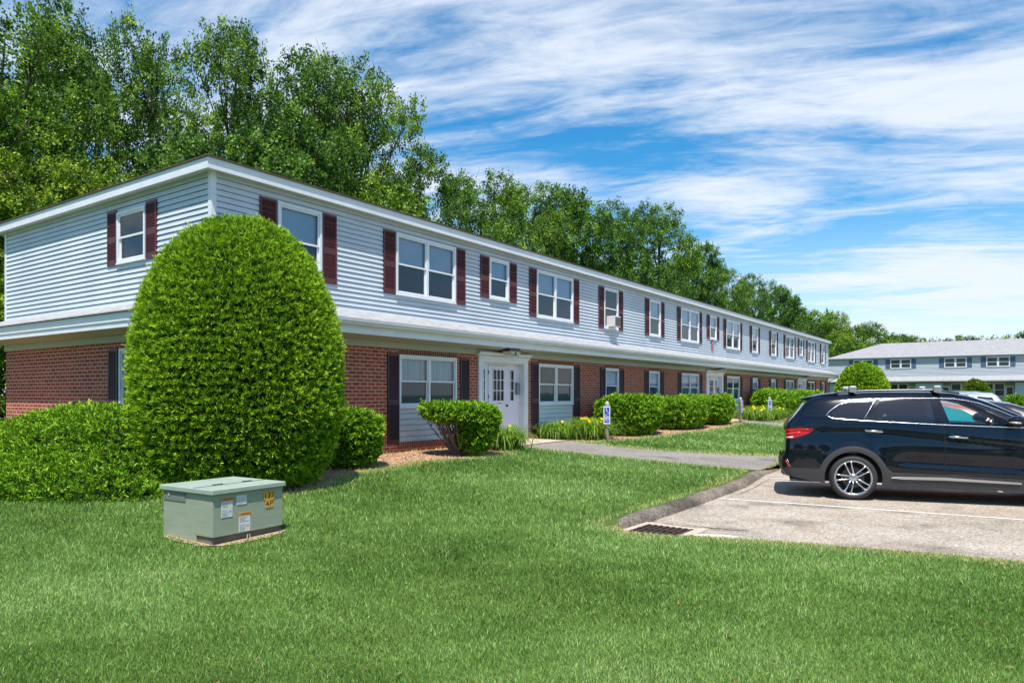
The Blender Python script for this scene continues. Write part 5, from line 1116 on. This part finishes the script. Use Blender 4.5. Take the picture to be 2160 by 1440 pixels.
# ------------------------------------------------------------------ grass
GR=mat('grass blades',build=attrcol([(.055,.125,.018),(.14,.27,.044),(.245,.43,.095),(.46,.62,.26),(.62,.50,.20)],.30,.5,.3))
def grass(n,y0,y1,L,w_,seed,fan=None,lmask=None):
    q=np.random.default_rng(seed)
    if fan:   # within the view wedge, density falling with distance
        Yv=np.exp(q.uniform(math.log(y0),math.log(y1),n)); Xv=(q.uniform(-.92,.92,n))*Yv
    else:
        lx=q.uniform(lmask[0],lmask[1],n); ly=q.uniform(lmask[2],lmask[3],n); Xv=CO[0]+lx*DR[0]+ly*DL[0]; Yv=CO[1]+lx*DR[1]+ly*DL[1]
    keep=np.ones(len(Xv),bool); dr_=np.full(len(Xv),9.)
    for n_,P in regions:
        d=dists(Xv,Yv,P); ins=pips(Xv,Yv,P); keep&=~(ins&(d>(.03 if n_=='parking_lot' else .04+.10*q.random(len(Xv))))); dr_=np.minimum(dr_,d)
    lx,ly=W2L(Xv,Yv); keep&=~((lx>-.02)&(lx<BL)&(ly>-.02)&(ly<BD)); 
    tx,ty=(Xv+3.04)*math.cos(R(57.5))+(Yv-7.29)*math.sin(R(57.5)),-(Xv+3.04)*math.sin(R(57.5))+(Yv-7.29)*math.cos(R(57.5)); keep&=~((tx>-.02)&(tx<.93)&(ty>-.02-.07*rng.random(len(tx)))&(ty<.90))
    keep&=~((dists(Xv,Yv,[(1.17,8.98),(1.42,9.42),(2.05,10.28),(2.80,11.34),(4.1,13.3),(5.12,15.2),(6.0,16.65)],False)<.085))
    gx_,gy_=(Xv-GC[0])*math.cos(ga)+(Yv-GC[1])*math.sin(ga),-(Xv-GC[0])*math.sin(ga)+(Yv-GC[1])*math.cos(ga); keep&=~((abs(gx_)<.40)&(abs(gy_)<.40))
    Xv,Yv,dr_=Xv[keep],Yv[keep],dr_[keep]; n=len(Xv); Zv=zt(Xv,Yv); g=(Yv/5.5)**.75 if fan else np.ones(n)
    pat=.5+.2*np.sin(Xv*1.1+1.3*np.sin(Yv*.7))+.2*np.sin(Yv*1.7+Xv*.6)+.22*np.sin(Xv*4.1+2*np.sin(Yv*3.3))*np.sin(Yv*5.2+Xv*1.9)
    dry=np.clip(1-dr_/.45,0,1)**1.2; col=np.clip(.36+.40*(pat-.5)+.15*q.normal(size=n)+.35*dry,0,1); col[q.random(n)<.035]=.80; dm=q.random(n)<np.clip(dry,0,.75); col[dm]=q.uniform(.84,1,dm.sum())
    ang=q.uniform(0,2*math.pi,n); ln=L*q.uniform(.55,1.3,n)*np.minimum(g,2.2)*(1-.45*np.clip(1-dr_/.15,0,1)); lean=ln*q.uniform(.15,.95,n); wv=w_*g*q.uniform(.7,1.3,n)
    c_,s_=np.cos(ang),np.sin(ang); tw_=q.uniform(0,math.pi,n); a,b=np.cos(tw_)*wv,np.sin(tw_)*wv
    B0=np.c_[Xv-a,Yv-b,Zv-.005]; B1=np.c_[Xv+a,Yv+b,Zv-.005]; M0=np.c_[Xv+c_*lean*.4+a*.8,Yv+s_*lean*.4+b*.8,Zv+ln*.55]; M1=np.c_[Xv+c_*lean*.4-a*.8,Yv+s_*lean*.4-b*.8,Zv+ln*.55]; Tt=np.c_[Xv+c_*lean,Yv+s_*lean,Zv+ln*.9]
    VV=np.stack([B0,B1,M0,Tt,M1],1).reshape(-1,3); return VV,np.repeat(col,5)
V1,r1=grass(530000,3.6,19.,.034,.0026,3,fan=True); V2,r2=grass(90000,0,0,.075,.012,4,lmask=(9.7,52,-6.9,-1.0))
go=npmesh('grass',np.r_[V1,V2],5,np.r_[r1,r2],GR); tag(go,'short mown green lawn grass with paler dry edges','grass',kind='stuff')
q=np.random.default_rng(21); n=260; Yv=np.exp(q.uniform(math.log(3.9),math.log(14),n)); Xv=q.uniform(-.75,.75,n)*Yv; kp=np.ones(n,bool)
for n_,P in regions: kp&=~pips(Xv,Yv,P)
lx,ly=W2L(Xv,Yv); kp&=(ly<-3.2)|(lx<-4); Xv,Yv=Xv[kp],Yv[kp]; n=len(Xv); Cc=np.c_[Xv,Yv,zt(Xv,Yv)+.028]; d=unit(q.normal(size=(n,3))*np.array([1,1,.35])); s_=unit(np.cross(d,q.normal(size=(n,3))*np.array([.3,.3,1]))); ln=q.uniform(.010,.022,(n,1)); VV=np.stack([Cc-d*ln,Cc+s_*ln*.5,Cc+d*ln,Cc-s_*ln*.5],1).reshape(-1,3)
tag(npmesh('fallen_leaves',VV,4,np.repeat(q.random(n),4),mat('dead leaves',build=attrcol([(.03,.02,.01),(.12,.07,.03),(.30,.22,.10)],.1,.8,.1))),'tiny dead leaves scattered over the front lawn','leaves',kind='stuff')
# fallen chips on the mulch
q=np.random.default_rng(8); n=26000; lx=q.uniform(-3,24,n); ly=q.uniform(-3,0,n); Xv=CO[0]+lx*DR[0]+ly*DL[0]; Yv=CO[1]+lx*DR[1]+ly*DL[1]; ins=pips(Xv,Yv,bed1)|pips(Xv,Yv,bed2); Xv,Yv=Xv[ins],Yv[ins]; n=len(Xv)
Cc=np.c_[Xv,Yv,zt(Xv,Yv)+q.uniform(.004,.014,n)]; d=unit(q.normal(size=(n,3))*np.array([1,1,.25])); s_=unit(np.cross(d,q.normal(size=(n,3))*np.array([.3,.3,1]))); ln=q.uniform(.012,.04,(n,1)); VV=np.stack([Cc-d*ln-s_*.007,Cc+d*ln-s_*.006,Cc+d*ln+s_*.006,Cc-d*ln+s_*.007],1).reshape(-1,3)
CH=mat('wood chips',build=attrcol([(.16,.08,.045),(.42,.25,.15),(.60,.41,.27),(.72,.55,.38)],.05,.9,.1)); tag(npmesh('wood_chips',VV,4,np.repeat(q.random(n),4),CH),'tan wood chips covering the planting beds','mulch',kind='stuff')
